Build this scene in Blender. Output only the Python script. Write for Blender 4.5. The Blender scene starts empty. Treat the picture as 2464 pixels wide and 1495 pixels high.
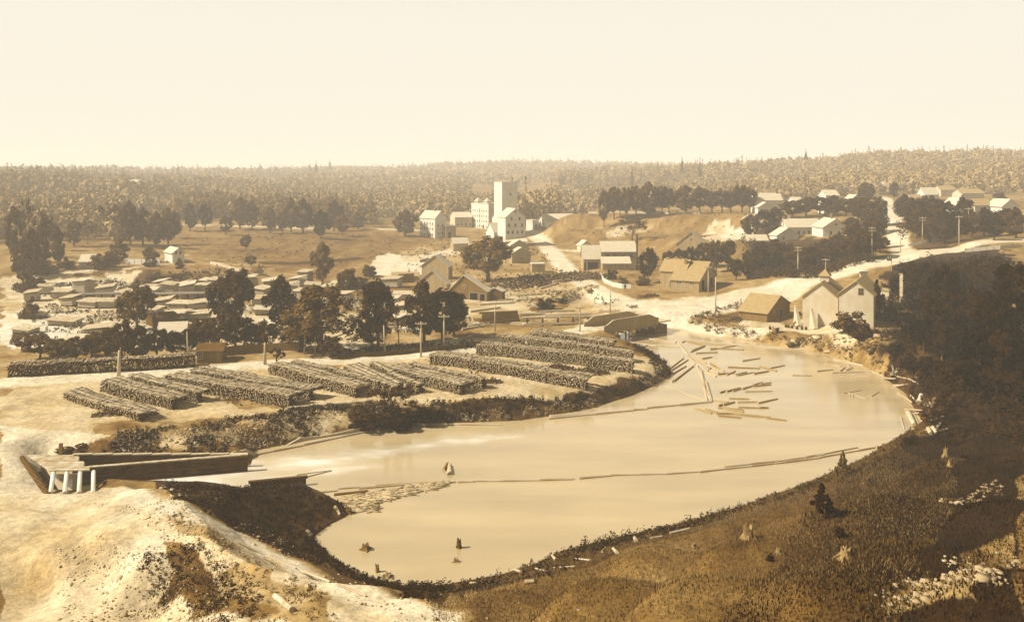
import bpy, bmesh, math, random
import numpy as np
from mathutils import Vector, Matrix
R = math.radians
rnd = random.Random(7); nr = np.random.default_rng(7)
S = bpy.context.scene
COL = S.collection
CAMZ, F, HV, CU = 42.0, 900.0, 170.0, 512.0
# ---------------------------------------------------------------- camera
cd = bpy.data.cameras.new('camera'); cam = bpy.data.objects.new('camera', cd); COL.objects.link(cam)
cam.location = (0, 0, CAMZ); cam.rotation_euler = (R(90), 0, 0)
cd.sensor_width = 36; cd.lens = 36*F/1024; cd.shift_y = -(310.5-HV)/1024
cd.clip_start = .5; cd.clip_end = 12000
S.camera = cam
# ---------------------------------------------------------------- light
SUN_AZ, SUN_EL = (-.98, -.17), R(42)
S.view_settings.view_transform = 'Standard'; S.view_settings.look = 'None'
S.view_settings.exposure = 0.84; S.view_settings.gamma = 1
S.render.engine = 'CYCLES'; S.cycles.use_denoising = True
S.cycles.max_bounces = 6; S.cycles.diffuse_bounces = 2; S.cycles.volume_bounces = 3; S.cycles.transparent_max_bounces = 6
sd = Vector((SUN_AZ[0], SUN_AZ[1], 0)).normalized()
sv = Vector((sd.x*math.cos(SUN_EL), sd.y*math.cos(SUN_EL), math.sin(SUN_EL)))
ld = bpy.data.lights.new('sun', 'SUN'); ld.energy = 5.0; ld.angle = R(.53); ld.color = (1, .92, .79)
sun = bpy.data.objects.new('sun', ld); COL.objects.link(sun)
sun.rotation_euler = sv.to_track_quat('Z', 'Y').to_euler()
w = bpy.data.worlds.new('World'); S.world = w; w.use_nodes = True
nt = w.node_tree; nt.nodes.clear()
sky = nt.nodes.new('ShaderNodeTexSky'); sky.sky_type = 'NISHITA'; sky.sun_disc = False
sky.sun_elevation = SUN_EL; sky.sun_rotation = math.atan2(sd.x, sd.y); sky.dust_density = 1.5; sky.air_density = 1
bw = nt.nodes.new('ShaderNodeRGBToBW'); mul = nt.nodes.new('ShaderNodeMath'); mul.operation = 'MULTIPLY'; mul.inputs[1].default_value = .2
ramp = nt.nodes.new('ShaderNodeValToRGB')
e = ramp.color_ramp.elements
e[0].position = 0; e[0].color = (.10, .065, .03, 1); e[1].position = .27; e[1].color = (1.0, .94, .80, 1)
for p, c in ((.06, (.34, .26, .14, 1)), (.15, (.78, .69, .50, 1))):
    q = e.new(p); q.color = c
sc6 = nt.nodes.new('ShaderNodeVectorMath'); sc6.operation = 'SCALE'; sc6.inputs['Scale'].default_value = 3.5
bg = nt.nodes.new('ShaderNodeBackground'); bg.inputs[1].default_value = .15
wo = nt.nodes.new('ShaderNodeOutputWorld')
L = nt.links.new
L(sky.outputs[0], bw.inputs[0]); L(bw.outputs[0], mul.inputs[0]); L(mul.outputs[0], ramp.inputs[0])
tcw = nt.nodes.new('ShaderNodeTexCoord'); sx = nt.nodes.new('ShaderNodeSeparateXYZ'); L(tcw.outputs['Generated'], sx.inputs[0])
mrw = nt.nodes.new('ShaderNodeMapRange'); mrw.interpolation_type = 'SMOOTHSTEP'; mrw.inputs[1].default_value = .15; mrw.inputs[2].default_value = .6; mrw.inputs[3].default_value = 1; mrw.inputs[4].default_value = .22; L(sx.outputs[2], mrw.inputs[0])
scz = nt.nodes.new('ShaderNodeVectorMath'); scz.operation = 'SCALE'; L(ramp.outputs[0], scz.inputs[0]); L(mrw.outputs[0], scz.inputs['Scale'])
L(scz.outputs[0], sc6.inputs[0]); L(sc6.outputs[0], bg.inputs[0]); L(bg.outputs[0], wo.inputs[0])

# ---------------------------------------------------------------- materials (the print is sepia, so everything in it is a brown of its own tone)
def sp(D, k=2.05):
    return (D/k, D*(.43+.44*D)/k, D*(.07+.55*D**1.8)/k)
MATS = {}
def mk(name, D, var=.3, scale=1.0, stretch=(1, 1, 1), rough=.85, bump=0., detail=6, spec=.03, wave=None, rand=0., coord='Object'):
    m = bpy.data.materials.new(name); m.use_nodes = True; n = m.node_tree; l = n.links.new
    b = n.nodes['Principled BSDF']; b.inputs['Roughness'].default_value = rough
    b.inputs['Specular IOR Level'].default_value = spec
    tc = n.nodes.new('ShaderNodeTexCoord'); mp = n.nodes.new('ShaderNodeMapping'); mp.inputs['Scale'].default_value = stretch
    l(tc.outputs[coord], mp.inputs[0])
    no = n.nodes.new('ShaderNodeTexNoise'); no.inputs['Scale'].default_value = scale; no.inputs['Detail'].default_value = detail
    l(mp.outputs[0], no.inputs['Vector'])
    fac = no.outputs['Fac']
    if wave:
        wv = n.nodes.new('ShaderNodeTexWave'); wv.wave_type = 'BANDS'; wv.bands_direction = wave[0]; wv.inputs['Scale'].default_value = wave[1]
        wv.inputs['Distortion'].default_value = .6; wv.inputs['Detail'].default_value = 2
        l(tc.outputs[coord], wv.inputs[0])
        mx = n.nodes.new('ShaderNodeMix'); mx.data_type = 'FLOAT'; mx.inputs[0].default_value = wave[2]
        l(fac, mx.inputs[2]); l(wv.outputs['Fac'], mx.inputs[3]); fac = mx.outputs[0]
    if rand:
        oi = n.nodes.new('ShaderNodeObjectInfo'); ma = n.nodes.new('ShaderNodeMath'); ma.operation = 'MULTIPLY_ADD'
        ma.inputs[1].default_value = rand; l(oi.outputs['Random'], ma.inputs[0]); l(fac, ma.inputs[2])
        sb = n.nodes.new('ShaderNodeMath'); sb.operation = 'SUBTRACT'; sb.inputs[1].default_value = rand/2; l(ma.outputs[0], sb.inputs[0]); fac = sb.outputs[0]
    cr = n.nodes.new('ShaderNodeValToRGB'); E = cr.color_ramp.elements
    E[0].position = .28; E[0].color = (*sp(max(.004, D*(1-var))), 1); E[1].position = .72; E[1].color = (*sp(min(1.3, D*(1+var))), 1)
    l(fac, cr.inputs[0]); l(cr.outputs[0], b.inputs['Base Color'])
    if bump:
        bp = n.nodes.new('ShaderNodeBump'); bp.inputs['Strength'].default_value = bump; bp.inputs['Distance'].default_value = .1
        l(fac, bp.inputs['Height']); l(bp.outputs[0], b.inputs['Normal'])
    MATS[name] = m; return m
mk('white_paint', 1.1, .13, .35, wave=('Z', 1.6, .3)); mk('cream_wall', .92, .16, .35, wave=('Z', 1.6, .3))
mk('tan_board', .62, .3, .7, (3, 3, .25), wave=('DIAGONAL', 1.3, .4)); mk('brown_board', .36, .4, .7, (3, 3, .25), wave=('DIAGONAL', 1.3, .45))
mk('dark_board', .17, .5, .8, (3, 3, .3), wave=('DIAGONAL', 1.2, .45))
mk('pale_shingle', .95, .14, .8, (1, 1, 3), wave=('Z', 2.2, .4)); mk('tan_shingle', .6, .22, .9, (1, 1, 3), wave=('Z', 2.2, .4)); mk('dark_shingle', .2, .3, .9)
mk('window_dark', .06, .3, 2, rough=.25, spec=.5); mk('trim', 1.0, .1, 1); mk('dark_void', .025, .2, 1)
mk('stone', .7, .4, 1.2, bump=.6); mk('dark_stone', .3, .5, 1.4, bump=.6); mk('brick', .45, .3, 3)
mk('pole_wood', .8, .25, 1.2, (3, 3, .3), rand=.2); mk('dark_pole', .2, .3, 1); mk('plank', .85, .22, 1.4, (1, 4, 4)); mk('wet_plank', .16, .6, .9, (.3, 3, 3)); mk('lumber', .82, .3, 1.0, (.4, .4, 6), wave=('Z', 1.8, .5), rand=.15)
mk('bark', .30, .55, 3, rand=.3); mk('log_bark', .60, .35, 1.6, (.4, 4, 4), rand=.5); mk('cordwood_bark', .13, .6, 2.2); mk('cordwood_sunlit', .76, .35, 1.6); mk('cordwood_end', .70, .3, 3); mk('shaded_bark', .06, .6, 2.5); mk('shaded_end', .10, .7, 3)  # stack bark darkened for gap and face shade, stack tops lightened as sunlit
mk('pale_wood', .8, .3, 1.2, rand=.15); mk('stump_wood', .45, .4, 2.0, (3, 3, .5))
mk('rock', .68, .35, 1.4, bump=.5, coord='Generated'); mk('drift', .85, .45, 3)
def leaf(name, D, var=.5, rand=.35):
    m = mk(name, D, var, 7.0, rough=.9, spec=.0, rand=rand, detail=3); return m  # noise contrast puts sunlit and shaded clumps into the leaf albedo
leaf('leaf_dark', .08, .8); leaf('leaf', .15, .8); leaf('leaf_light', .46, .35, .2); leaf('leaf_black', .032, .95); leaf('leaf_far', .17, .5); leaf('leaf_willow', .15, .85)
mk('grass_blade', .34, .45, .12, detail=8, rough=.9, spec=.05); mk('weed_dark', .06, .8, .3, rough=.9, spec=.05); mk('weed_mid', .24, .7, .4, rough=.9, spec=.05); mk('weed_pale', .6, .5, .4, rough=.9, spec=.05)
mk('skin', .55, .1); mk('cloth_dark', .05, .3); mk('cloth_mid', .2, .3); mk('cloth_pale', .8, .2)
mk('leaf_wood_hazed', .56, .2, .02, spec=0, detail=2); mk('leaf_wood_near_hazed', .36, .3, .03, spec=0, detail=2); mk('bridge_board', .66, .16, .5, (4, 4, .3), wave=('X', .9, .35)); mk('forest', .16, .5, .02, rand=0)  # far woods paled: distance haze put into the foliage colour
M = MATS

# ---------------------------------------------------------------- tagging
def tag(o, label=None, cat=None, group=None, kind=None):
    if label: o['label'] = label
    if cat: o['category'] = cat
    if group: o['group'] = group
    if kind: o['kind'] = kind
    return o
def empty(name, loc, rz=0, label=None, cat=None, group=None, scale=None):
    o = bpy.data.objects.new(name, None); COL.objects.link(o); o.location = loc; o.rotation_euler = (0, 0, rz); o.empty_display_size = .3
    if scale: o.scale = scale
    return tag(o, label, cat, group)
def link(name, me, parent=None, loc=None, mats=()):
    o = bpy.data.objects.new(name, me); COL.objects.link(o)
    if parent: o.parent = parent
    if loc is not None: o.location = loc
    return o
def mesh(name, verts, faces, mats, midx=None, smooth=False):
    me = bpy.data.meshes.new(name); me.from_pydata([tuple(map(float, v)) for v in verts], [], faces)
    for m in mats: me.materials.append(M[m] if isinstance(m, str) else m)
    if midx is not None: me.polygons.foreach_set('material_index', midx)
    if smooth: me.polygons.foreach_set('use_smooth', [True]*len(me.polygons))
    me.update(); return me
def npmesh(name, V, Fq, mats, midx=None, smooth=False, k=None):
    """V (n,3); Fq (m,k) of equal-size faces"""
    me = bpy.data.meshes.new(name); V = np.asarray(V, np.float32); Fq = np.asarray(Fq, np.int32); k = Fq.shape[1]
    me.vertices.add(len(V)); me.vertices.foreach_set('co', V.ravel())
    me.loops.add(Fq.size); me.loops.foreach_set('vertex_index', Fq.ravel())
    me.polygons.add(len(Fq)); me.polygons.foreach_set('loop_start', np.arange(0, Fq.size, k, dtype=np.int32))
    for m in mats: me.materials.append(M[m] if isinstance(m, str) else m)
    if midx is not None: me.polygons.foreach_set('material_index', np.asarray(midx, np.int32))
    if smooth: me.polygons.foreach_set('use_smooth', np.ones(len(Fq), bool))
    me.update(calc_edges=True); return me
class MB:
    def __init__(s): s.v = []; s.f = []; s.m = []
    def poly(s, pts, fs, mi=0):
        b = len(s.v); s.v += [tuple(p) for p in pts]; s.f += [tuple(b+i for i in f) for f in fs]; s.m += [mi]*len(fs); return s
    def box(s, x0, x1, y0, y1, z0, z1, mi=0):
        p = [(x0, y0, z0), (x1, y0, z0), (x1, y1, z0), (x0, y1, z0), (x0, y0, z1), (x1, y0, z1), (x1, y1, z1), (x0, y1, z1)]
        return s.poly(p, [(0, 3, 2, 1), (4, 5, 6, 7), (0, 1, 5, 4), (1, 2, 6, 5), (2, 3, 7, 6), (3, 0, 4, 7)], mi)
    def tube(s, P, r, n=7, mi=0, cap=True, capm=None):
        P = [Vector(p) for p in P]; r = r if hasattr(r, '__len__') else [r]*len(P); b = len(s.v)
        for i, p in enumerate(P):
            d = (P[min(i+1, len(P)-1)]-P[max(i-1, 0)]).normalized()
            a = d.cross(Vector((0, 0, 1)) if abs(d.z) < .9 else Vector((1, 0, 0))).normalized(); c = d.cross(a)
            for j in range(n):
                t = 2*math.pi*j/n; s.v.append(tuple(p+(a*math.cos(t)+c*math.sin(t))*r[i]))
        for i in range(len(P)-1):
            for j in range(n):
                s.f.append((b+i*n+j, b+i*n+(j+1) % n, b+(i+1)*n+(j+1) % n, b+(i+1)*n+j)); s.m.append(mi)
        if cap:
            s.f.append(tuple(b+j for j in range(n))[::-1]); s.f.append(tuple(b+(len(P)-1)*n+j for j in range(n))); s.m += [mi if capm is None else capm]*2
        return s
    def build(s, name, mats, parent=None, loc=None, smooth=False):
        if isinstance(mats, str): mats = (mats,)
        return link(name, mesh(name, s.v, s.f, mats, s.m, smooth), parent, loc)

# ---------------------------------------------------------------- terrain
def vnoise(x, y, s=0):
    xi = np.floor(x).astype(np.int64); yi = np.floor(y).astype(np.int64); fx = x-xi; fy = y-yi
    fx = fx*fx*(3-2*fx); fy = fy*fy*(3-2*fy)
    def h(a, b):
        n = (a*374761393+b*668265263+s*974634777) & 0x7fffffff
        n = (n ^ (n >> 13))*1274126177 & 0x7fffffff
        return ((n ^ (n >> 16)) & 0xffff)/65535.
    return (h(xi, yi)*(1-fx)+h(xi+1, yi)*fx)*(1-fy)+(h(xi, yi+1)*(1-fx)+h(xi+1, yi+1)*fx)*fy
def fbm(x, y, sc, o=4, s=0):
    r = 0; a = 1; t = 0
    for k in range(o):
        r = r+a*vnoise(x/sc*2**k, y/sc*2**k, s+k); t += a; a *= .5
    return r/t-.5
def at(u, v, z):
    Y = (CAMZ-z)*F/(v-HV); return ((u-CU)/F*Y, Y)
WATER = [  # shorelines, at z = 0
 [at(u, v, 0) for u, v in [(44,462),(70,465.5),(150,465.5),(250,464.5),(255,450),(312,438),(378,428.5),(420,423.5),(520,420),(561,413.5),(595,407),(632,395),(657,384),(672,375),(669,366),(649,353),(632,347),(615,339.5),(606,336),(606,332),(575,333),(545,333),(518,330),(508,325),(512,321),(540,321),(580,322),(620,325),(650,325.5),(682,328),(707,335),(748,340),(790,347),(827,354),(865,366),(886,378),(906,393),(917,412),(931,434),(911,441),(873,455),(832,472),(790,489),(732,509),(686,522),(624,536),(561,551),(532,565),(499,575),(440,585),(403,585),(362,575),(333,557),(312,537),(330,524),(350,514),(342,503),(325,494),(308,487),(249,492),(208,485),(166,482.5),(110,483.5),(96,485),(90,493),(60,492),(46,470)]],
 [at(u, v, .0) for u, v in [(566,306),(570,301),(580,298.5),(592,299),(600,303),(606,308),(604,310.5),(585,310),(568,310)]],
#[at(u, v, .0) for u, v in [(370,263),(377,258),(388,256),(405,258),(424,267),(430,271),(418,273),(395,273),(378,276),(368,273)]],
]
CP = []   # control heights: (x, y, z)
def cp(*a):
    for u, v, z in a:
        x, y = at(u, v, z); CP.append((x, y, z))
# wood yard and river road
cp((20,400,2.4),(60,418,2.6),(120,400,2.4),(200,380,2.3),(200,415,2.6),(300,385,2.3),(290,410,2.4),(400,372,2.3),(400,395,2.2),(500,380,2.3),(560,395,2.1),(600,378,2.2),(560,355,2.4),(480,352,2.4),(640,368,1.9),
   (20,376,2.3),(120,369,2.3),(200,365,2.4),(300,358,2.4),(420,350,2.4),(500,341,2.5),(560,331,2.9),(590,326,3.2),(60,440,3),(20,450,3),(5,440,3),(120,428,2.8),(200,428,2.4))
cp((672,311,3.3),(690,307,3.3),(720,300,3.6),(760,291,4.4),(797,276,6.7),(874,259,11.5),(930,250,14),(998,240,17),(700,318,2.6),(740,322,2.3),(800,328,2.4),(850,322,3.2),(760,310,2.8),(700,294,3.3),(660,296,2.8),(640,300,2.5),(620,300,2.5),(625,285,2.6),
   (600,292,2.4),(560,290,2.2),(520,290,2),(480,300,2),(520,310,1.8),(560,315,1.9),(450,310,2),(460,330,2.2),(400,320,2),(440,285,2),(400,290,1.8),(560,270,2.5),(545,250,2.6),(530,240,2.8),(500,245,2.6),(460,250,2.4),(430,240,3),(470,232,3.2),(540,228,3.2),
   (580,262,2.8),(640,268,3.2),(680,272,3.6),(720,275,4),(760,275,4.6),(330,300,1.8),(300,330,2),(250,345,2.1),(150,345,2.1),(60,345,2),(20,330,2),(80,310,1.8),(150,305,1.8),(220,300,1.8),(280,290,1.8),(60,290,2),(330,280,2.2),(200,291,2),(120,285,2.2))
# ledge, pastures
cp((20,265,6),(90,267,5.6),(150,267,5.4),(200,269,5),(235,272,4.4),(300,272,3),(170,255,5.2),(250,258,4),(300,250,4),(350,245,3.5),(380,245,3),(200,240,5),(250,238,5),(300,236,5),(350,232,4.6),(400,235,4),(60,240,7),(110,240,6.5),(20,220,12),(80,215,11),(160,225,7),(230,225,7),(300,222,7),(350,218,6.5),(400,215,6),(380,205,10),(430,210,8),(480,205,8))
# central hill
cp((560,246,3),(600,250,3.4),(640,252,3.8),(690,258,4.2),(740,262,5),(580,230,8.5),(620,232,9),(660,236,9.2),(700,238,10),(740,240,11),(565,224,8),(560,218,7),(582,213,17),(620,212,17.4),(660,212,17.6),(700,213,18),(740,213,18.6),(770,214,19),(620,207,17.5),(700,207,18.5),(760,205,20),(540,215,5),(560,207,6),(590,200,9))
# village
cp((800,240,12),(840,238,13),(870,245,12),(790,255,9),(840,255,10),(880,250,13),(820,268,7.5),(900,228,17),(890,214,20),(880,205,21),(940,228,18),(1000,225,19),(960,210,21),(1010,205,22),(900,197,23),(830,205,21),(960,196,24),(800,212,19.5),(780,245,9))
# east bank and near hill
cp((880,285,8),(880,305,6),(900,330,5),(860,320,4),(920,350,5),(900,310,8),(950,300,16),(950,330,11),(935,270,15),(1000,300,20),(1000,350,14),(1000,262,18),(960,255,16),(1000,400,6.5),(960,380,6),(940,370,5),(960,440,3.5),(1000,434,6.5),(1010,470,10),(960,470,7.5),(900,465,3.5),(900,520,11.5),(1000,520,14.5),(1010,600,20),(850,600,18.5),(700,600,16.5),(600,600,12.5),(500,606,8.5),(650,560,6.5),(560,580,5),(750,560,11),(840,490,4),(760,520,3.5),(680,540,3.3),(820,540,11),(900,560,15),(590,560,3),(440,600,5.5),(470,592,3.5))
# embankment at lower left
cp((112,492,2.8),(138,494,3.8),(175,506,6),(233,535,6.6),(291,561,7),(353,586,7.2),(416,608,8),(200,500,4.2),(260,520,4.6),(300,508,3),(320,510,2.4),(285,498,2.6),(300,545,4.4),(340,566,4.4),(380,580,4.2),(150,486,1.8),(60,503,2.6),(20,495,2.6),(20,520,4),(60,545,4),(120,530,5),(150,560,5.2),(90,590,2.5),(30,600,1.6),(200,590,5.4),(150,610,3.2),(260,600,7),(320,612,8),(30,478,2.6),(25,462,2.6),(10,480,2.6))
CP += [(0,0,37.5),(0,15,29),(-12,32,19),(25,30,21.5),(50,40,19),(50,20,26),(90,20,38),(80,70,22),(110,100,24),(120,150,24),(140,200,22),(-40,30,10),(-60,0,14),(-90,40,3),(-30,-20,34),(40,-30,42),(0,-40,44),(-25,50,10),(-50,60,2.5),(10,45,17.5),(-4,58,11),(-130,110,3),(-150,180,3),(-200,250,5)]
# far country (y, then x/y and z)
for Y, row in ((800, ((-.9,30),(-.55,26),(-.4,18),(-.25,12),(-.1,9),(0,10),(.1,13),(.2,18),(.3,24),(.4,30),(.6,34),(.9,38))),
               (1150, ((-.9,42),(-.55,32),(-.4,24),(-.25,18),(-.1,14),(0,15),(.08,28),(.16,36),(.24,38),(.34,43),(.42,52),(.55,54),(.9,58))),
               (1700, ((-.9,46),(-.5,33),(-.3,27),(-.1,26),(0,30),(.15,34),(.3,38),(.5,45),(.9,50))),
               (2300, ((-.9,36),(-.5,32),(-.3,33),(-.15,36),(-.05,48),(.02,52),(.1,50),(.2,44),(.35,44),(.6,44),(.9,44))),
               (3600, ((-.9,20),(-.5,20),(-.2,20),(0,20),(.3,20),(.9,20)))):
    CP += [(t*Y, Y, z) for t, z in row]
CPA = np.array(CP); OFF = 60.
CQ = np.stack([CPA[:, 0]/(CPA[:, 1]+OFF)*1.3, np.log(CPA[:, 1]+OFF)], 1)
SEG = [np.array([(*p[i], *p[(i+1) % len(p)]) for i in range(len(p))]) for p in WATER]
def inpoly(X, Y, P):
    r = np.zeros(X.shape, bool); n = len(P)
    for i in range(n):
        x1, y1 = P[i]; x2, y2 = P[(i+1) % n]
        if y1 == y2: continue
        c = ((y1 > Y) != (y2 > Y)) & (X < (x2-x1)*(Y-y1)/(y2-y1)+x1); r ^= c
    return r
def pdist(X, Y, segs):
    d = np.full(X.shape, 1e9)
    for x1, y1, x2, y2 in segs:
        dx, dy = x2-x1, y2-y1; t = np.clip(((X-x1)*dx+(Y-y1)*dy)/(dx*dx+dy*dy+1e-9), 0, 1)
        d = np.minimum(d, np.hypot(X-x1-t*dx, Y-y1-t*dy))
    return d
def hgt(X, Y, rough=True):
    X = np.atleast_1d(np.asarray(X, float)); Y = np.atleast_1d(np.asarray(Y, float)); sh = X.shape; X = X.ravel(); Y = Y.ravel()
    qx = X/(Y+OFF)*1.3; qy = np.log(np.maximum(Y+OFF, 8)); num = np.zeros(len(X)); den = np.zeros(len(X))
    for i in range(len(CQ)):
        d2 = (qx-CQ[i, 0])**2+(qy-CQ[i, 1])**2+.00012
        wt = d2**-1.9; num += wt*CPA[i, 2]; den += wt
    z = num/den
    if rough:
        z = z+fbm(X, Y, 9, 4, 3)*.5*np.clip((Y-40)/80, .25, 1.5)+np.where(Y > 450, fbm(X, Y, 160, 3, 9)*np.clip((Y-450)/60, 0, 14), 0)
    for P, s, bwid, dep in zip(WATER, SEG, (5.5, 3), (2, .8)):
        P_ = np.array(P); m = (X > P_[:, 0].min()-12) & (X < P_[:, 0].max()+12) & (Y > P_[:, 1].min()-26) & (Y < P_[:, 1].max()+12)
        if not m.any(): continue
        x, y = X[m], Y[m]; d = pdist(x, y, s); ins = inpoly(x, y, P)
        k = np.clip(d/bwid, 0, 1); k = np.sin(k*math.pi/2)**.9
        zz = np.where(ins, -np.minimum(d*.6+.06, dep), np.minimum(np.maximum(z[m], .35), 1e9)*k+.05*(1-k))
        if dep == 2:
            wg = np.clip((120+np.maximum(x, 0)*.4-y)/9, 0, 1)*np.clip((60-x)/14, 0, 1)*(~ins); zl = np.minimum(zz, .33*d+.12+.3*np.maximum(d-9, 0)); zz = zz*(1-wg)+zl*wg
        z[m] = zz
    return z.reshape(sh)
_Y = np.concatenate([np.arange(18, 120, .35), np.arange(120, 420, .8), np.arange(420, 1200, 3), np.arange(1200, 3600, 8)])
_gc = {}
def G(u, v):
    k = (round(u, 2), round(v, 2))
    if k in _gc: return _gc[k]
    t = (u-CU)/F; s = (v-HV)/F; zr = CAMZ-s*_Y; zt = hgt(t*_Y, _Y); dd = zr-zt
    i = np.where(dd <= 0)[0]; i = int(i[0]) if len(i) else len(_Y)-1
    if i == 0: Y = _Y[0]
    else:
        a, b = dd[i-1], dd[i]; Y = _Y[i-1]+(_Y[i]-_Y[i-1])*(a/(a-b) if a != b else 0)
    X = t*Y; r = (float(X), float(Y), float(max(hgt(X, Y)[0], -5))); _gc[k] = r; return r
def GP(pts): return [G(u, v)[:2] for u, v in pts]
def hz(x, y): return float(hgt(x, y)[0])

# fan-shaped sheet, finest where the valley floor is seen
ts = np.unique(np.concatenate([np.linspace(-1.25, -.62, 30), np.linspace(-.62, .62, 640), np.linspace(.62, 1.25, 30)]))
vv = np.concatenate([np.arange(640, 215, -1.15), np.arange(215, 186, -.8)]); Yr = CAMZ*F/(vv-HV)
Yr = np.concatenate([np.arange(-55, 14, 3.0), np.arange(14, Yr[0]-.3, .45), Yr, Yr[-1]*1.045**np.arange(1, 22)])
TT, YY = np.meshgrid(ts, Yr); XX = TT*np.maximum(YY+0, 60+YY*.0) if False else TT*np.where(YY < 60, 60, YY)
ZZ = hgt(XX, YY)
nx = len(ts); ny = len(Yr); V = np.stack([XX.ravel(), YY.ravel(), ZZ.ravel()], 1)
ii = (np.arange(ny-1)[:, None]*nx+np.arange(nx-1)[None, :]).ravel(); Q = np.stack([ii, ii+1, ii+1+nx, ii+nx], 1)
# albedo regions
def jit(X, Y, a=1.):
    s = np.clip(Y/250, .5, 6)*a; return X+fbm(X, Y, 7, 3, 21)*9*s, Y+fbm(X, Y, 7, 3, 31)*9*s*2
x0, y0 = V[:, 0], V[:, 1]; tone = np.full(len(V), .42)
jx, jy = jit(x0, y0); n1 = fbm(x0, y0, 30, 5, 41); n2 = fbm(x0, y0, 6, 4, 51); n3 = fbm(x0, y0*.4, 2.2, 3, 61)
tone += n1*.5+n2*.35
def region(pts, D, var=.2, j=1., soft=True):
    P = GP(pts); a, b = (x0+(jx-x0)*j, y0+(jy-y0)*j); m = inpoly(a, b, P)
    tone[m] = D*(1+var*2*(n2[m]+n1[m]*.6)); return m
region([(0,200),(0,245),(150,250),(230,262),(330,272),(430,250),(450,240),(420,225),(380,222),(300,226),(200,226)], .34, .3)
region([(260,232),(400,236),(420,250),(330,268),(240,262),(180,240)], .30, .35)
region([(560,246),(640,254),(700,258),(745,262),(780,240),(775,214),(700,209),(600,209),(566,222),(545,236)], .37, .3)
region([(20,176),(400,176),(480,190),(500,205),(300,224),(20,215)], .34, .3)
region([(0,300),(60,296),(150,303),(240,310),(380,315),(380,345),(240,352),(120,345),(0,345)], .75, .4)
region([(0,276),(60,275),(130,278),(150,296),(60,300),(0,300)], .9, .2)
region([(0,310),(95,318),(170,332),(100,345),(0,345)], 1.0, .15)
region([(130,270),(230,274),(245,292),(200,296),(140,290)], .22, .6)
region([(0,388),(60,378),(240,370),(420,356),(590,334),(612,345),(640,356),(664,372),(650,382),(600,398),(500,402),(380,400),(280,412),(200,425),(80,436),(0,446)], .74, .2)
region([(430,404),(560,398),(640,384),(658,388),(600,408),(500,416),(430,420)], .16, .5)
region([(190,380),(225,378),(285,408),(240,410),(205,392)], .42, .3)
region([(85,425),(240,418),(300,405),(400,400),(430,420),(330,433),(250,450),(100,456)], .5, .9, .6)
region([(450,272),(520,268),(600,288),(640,300),(600,318),(520,316),(460,318),(380,312),(430,280)], .72, .4)
region([(530,300),(548,296),(562,298),(568,306),(545,312),(530,308)], .3, .5)
region([(605,296),(655,297),(735,298),(730,312),(690,322),(640,318),(600,312)], .85, .12)
region([(690,318),(745,305),(762,312),(760,322),(705,326)], .3, .5, .4)
region([(680,322),(760,328),(830,336),(850,346),(800,344),(720,336),(685,330)], .36, .5)
region([(740,316),(830,322),(870,330),(850,338),(790,333),(735,324)], .85, .2)
region([(860,330),(905,345),(900,375),(860,362)], .3, .6)
region([(440,240),(520,262),(560,268),(580,285),(520,290),(440,275),(400,250)], .5, .4)
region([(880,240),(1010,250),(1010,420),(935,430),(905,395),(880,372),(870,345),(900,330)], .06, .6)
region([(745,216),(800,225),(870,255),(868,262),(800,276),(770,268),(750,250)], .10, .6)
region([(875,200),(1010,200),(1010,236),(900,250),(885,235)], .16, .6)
_nm = (y0 < 70) & (x0 > -14); tone[_nm] = .30+n2[_nm]*.15
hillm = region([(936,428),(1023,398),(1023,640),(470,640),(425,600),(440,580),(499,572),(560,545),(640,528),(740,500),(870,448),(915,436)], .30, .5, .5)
xs = (x0/np.maximum(y0, 20)); dk = np.clip((xs-.18)/.26, 0, 1); tone[hillm] *= (1-.88*dk[hillm])  # darker to the right: dark growth plus edge vignette put into the albedo
region([(0,488),(110,486),(175,500),(240,530),(300,560),(360,585),(430,612),(430,640),(0,640)], .82, .2, .3)
region([(225,572),(262,566),(330,598),(345,625),(250,625)], .5, .4, .6)
region([(165,512),(195,520),(240,545),(225,548),(180,530)], .5, .5, .5)
region([(0,425),(110,434),(70,452),(44,460),(40,475),(60,494),(0,494)], .93, .12, .3)
region([(150,480),(210,481),(300,483),(352,505),(352,514),(306,535),(333,550),(366,569),(403,578),(455,580),(470,592),(430,602),(360,582),(300,556),(235,527),(180,498)], .07, .6, .3)  # shade of the steep spit and embankment side, painted as near-black ground
region([(160,535),(200,548),(245,590),(270,620),(230,630),(190,600),(165,570)], .2, 1.2, .9)
region([(860,606),(870,590),(900,575),(930,580),(960,555),(1000,545),(1023,540),(1023,570),(960,590),(920,600)], .4, .6, 1.0)
region([(370,263),(377,256),(388,253),(405,255),(430,262),(445,266),(432,273),(395,276),(372,275)], .98, .05, .25)
region([(400,258),(430,252),(470,246),(475,250),(440,258),(410,262)], .85, .1, .4)
ds = pdist(x0, y0, SEG[0]); _ns = (ds < np.where(y0 < 112, 9, 5)) & (y0 < 175) & (x0 > -26) & ((y0 < 120) | (x0 > 20)); tone[_ns] = .13+.1*n2[_ns]
_ns = (ds < 4) & (y0 < 175) & (tone < .6) & ~_ns; tone[_ns] *= .5
region([(712,222),(722,219),(735,226),(752,232),(768,238),(745,240),(728,243),(714,240),(708,232)], .92, .5, .8)
region([(742,216),(756,214),(768,222),(750,228)], .85, .6, .8)
region([(600,232),(628,226),(660,226),(640,231),(612,237)], .72, .5, .8)
region([(505,200),(560,195),(600,205),(570,222),(545,228),(520,215)], .3, .4, .5)
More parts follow.
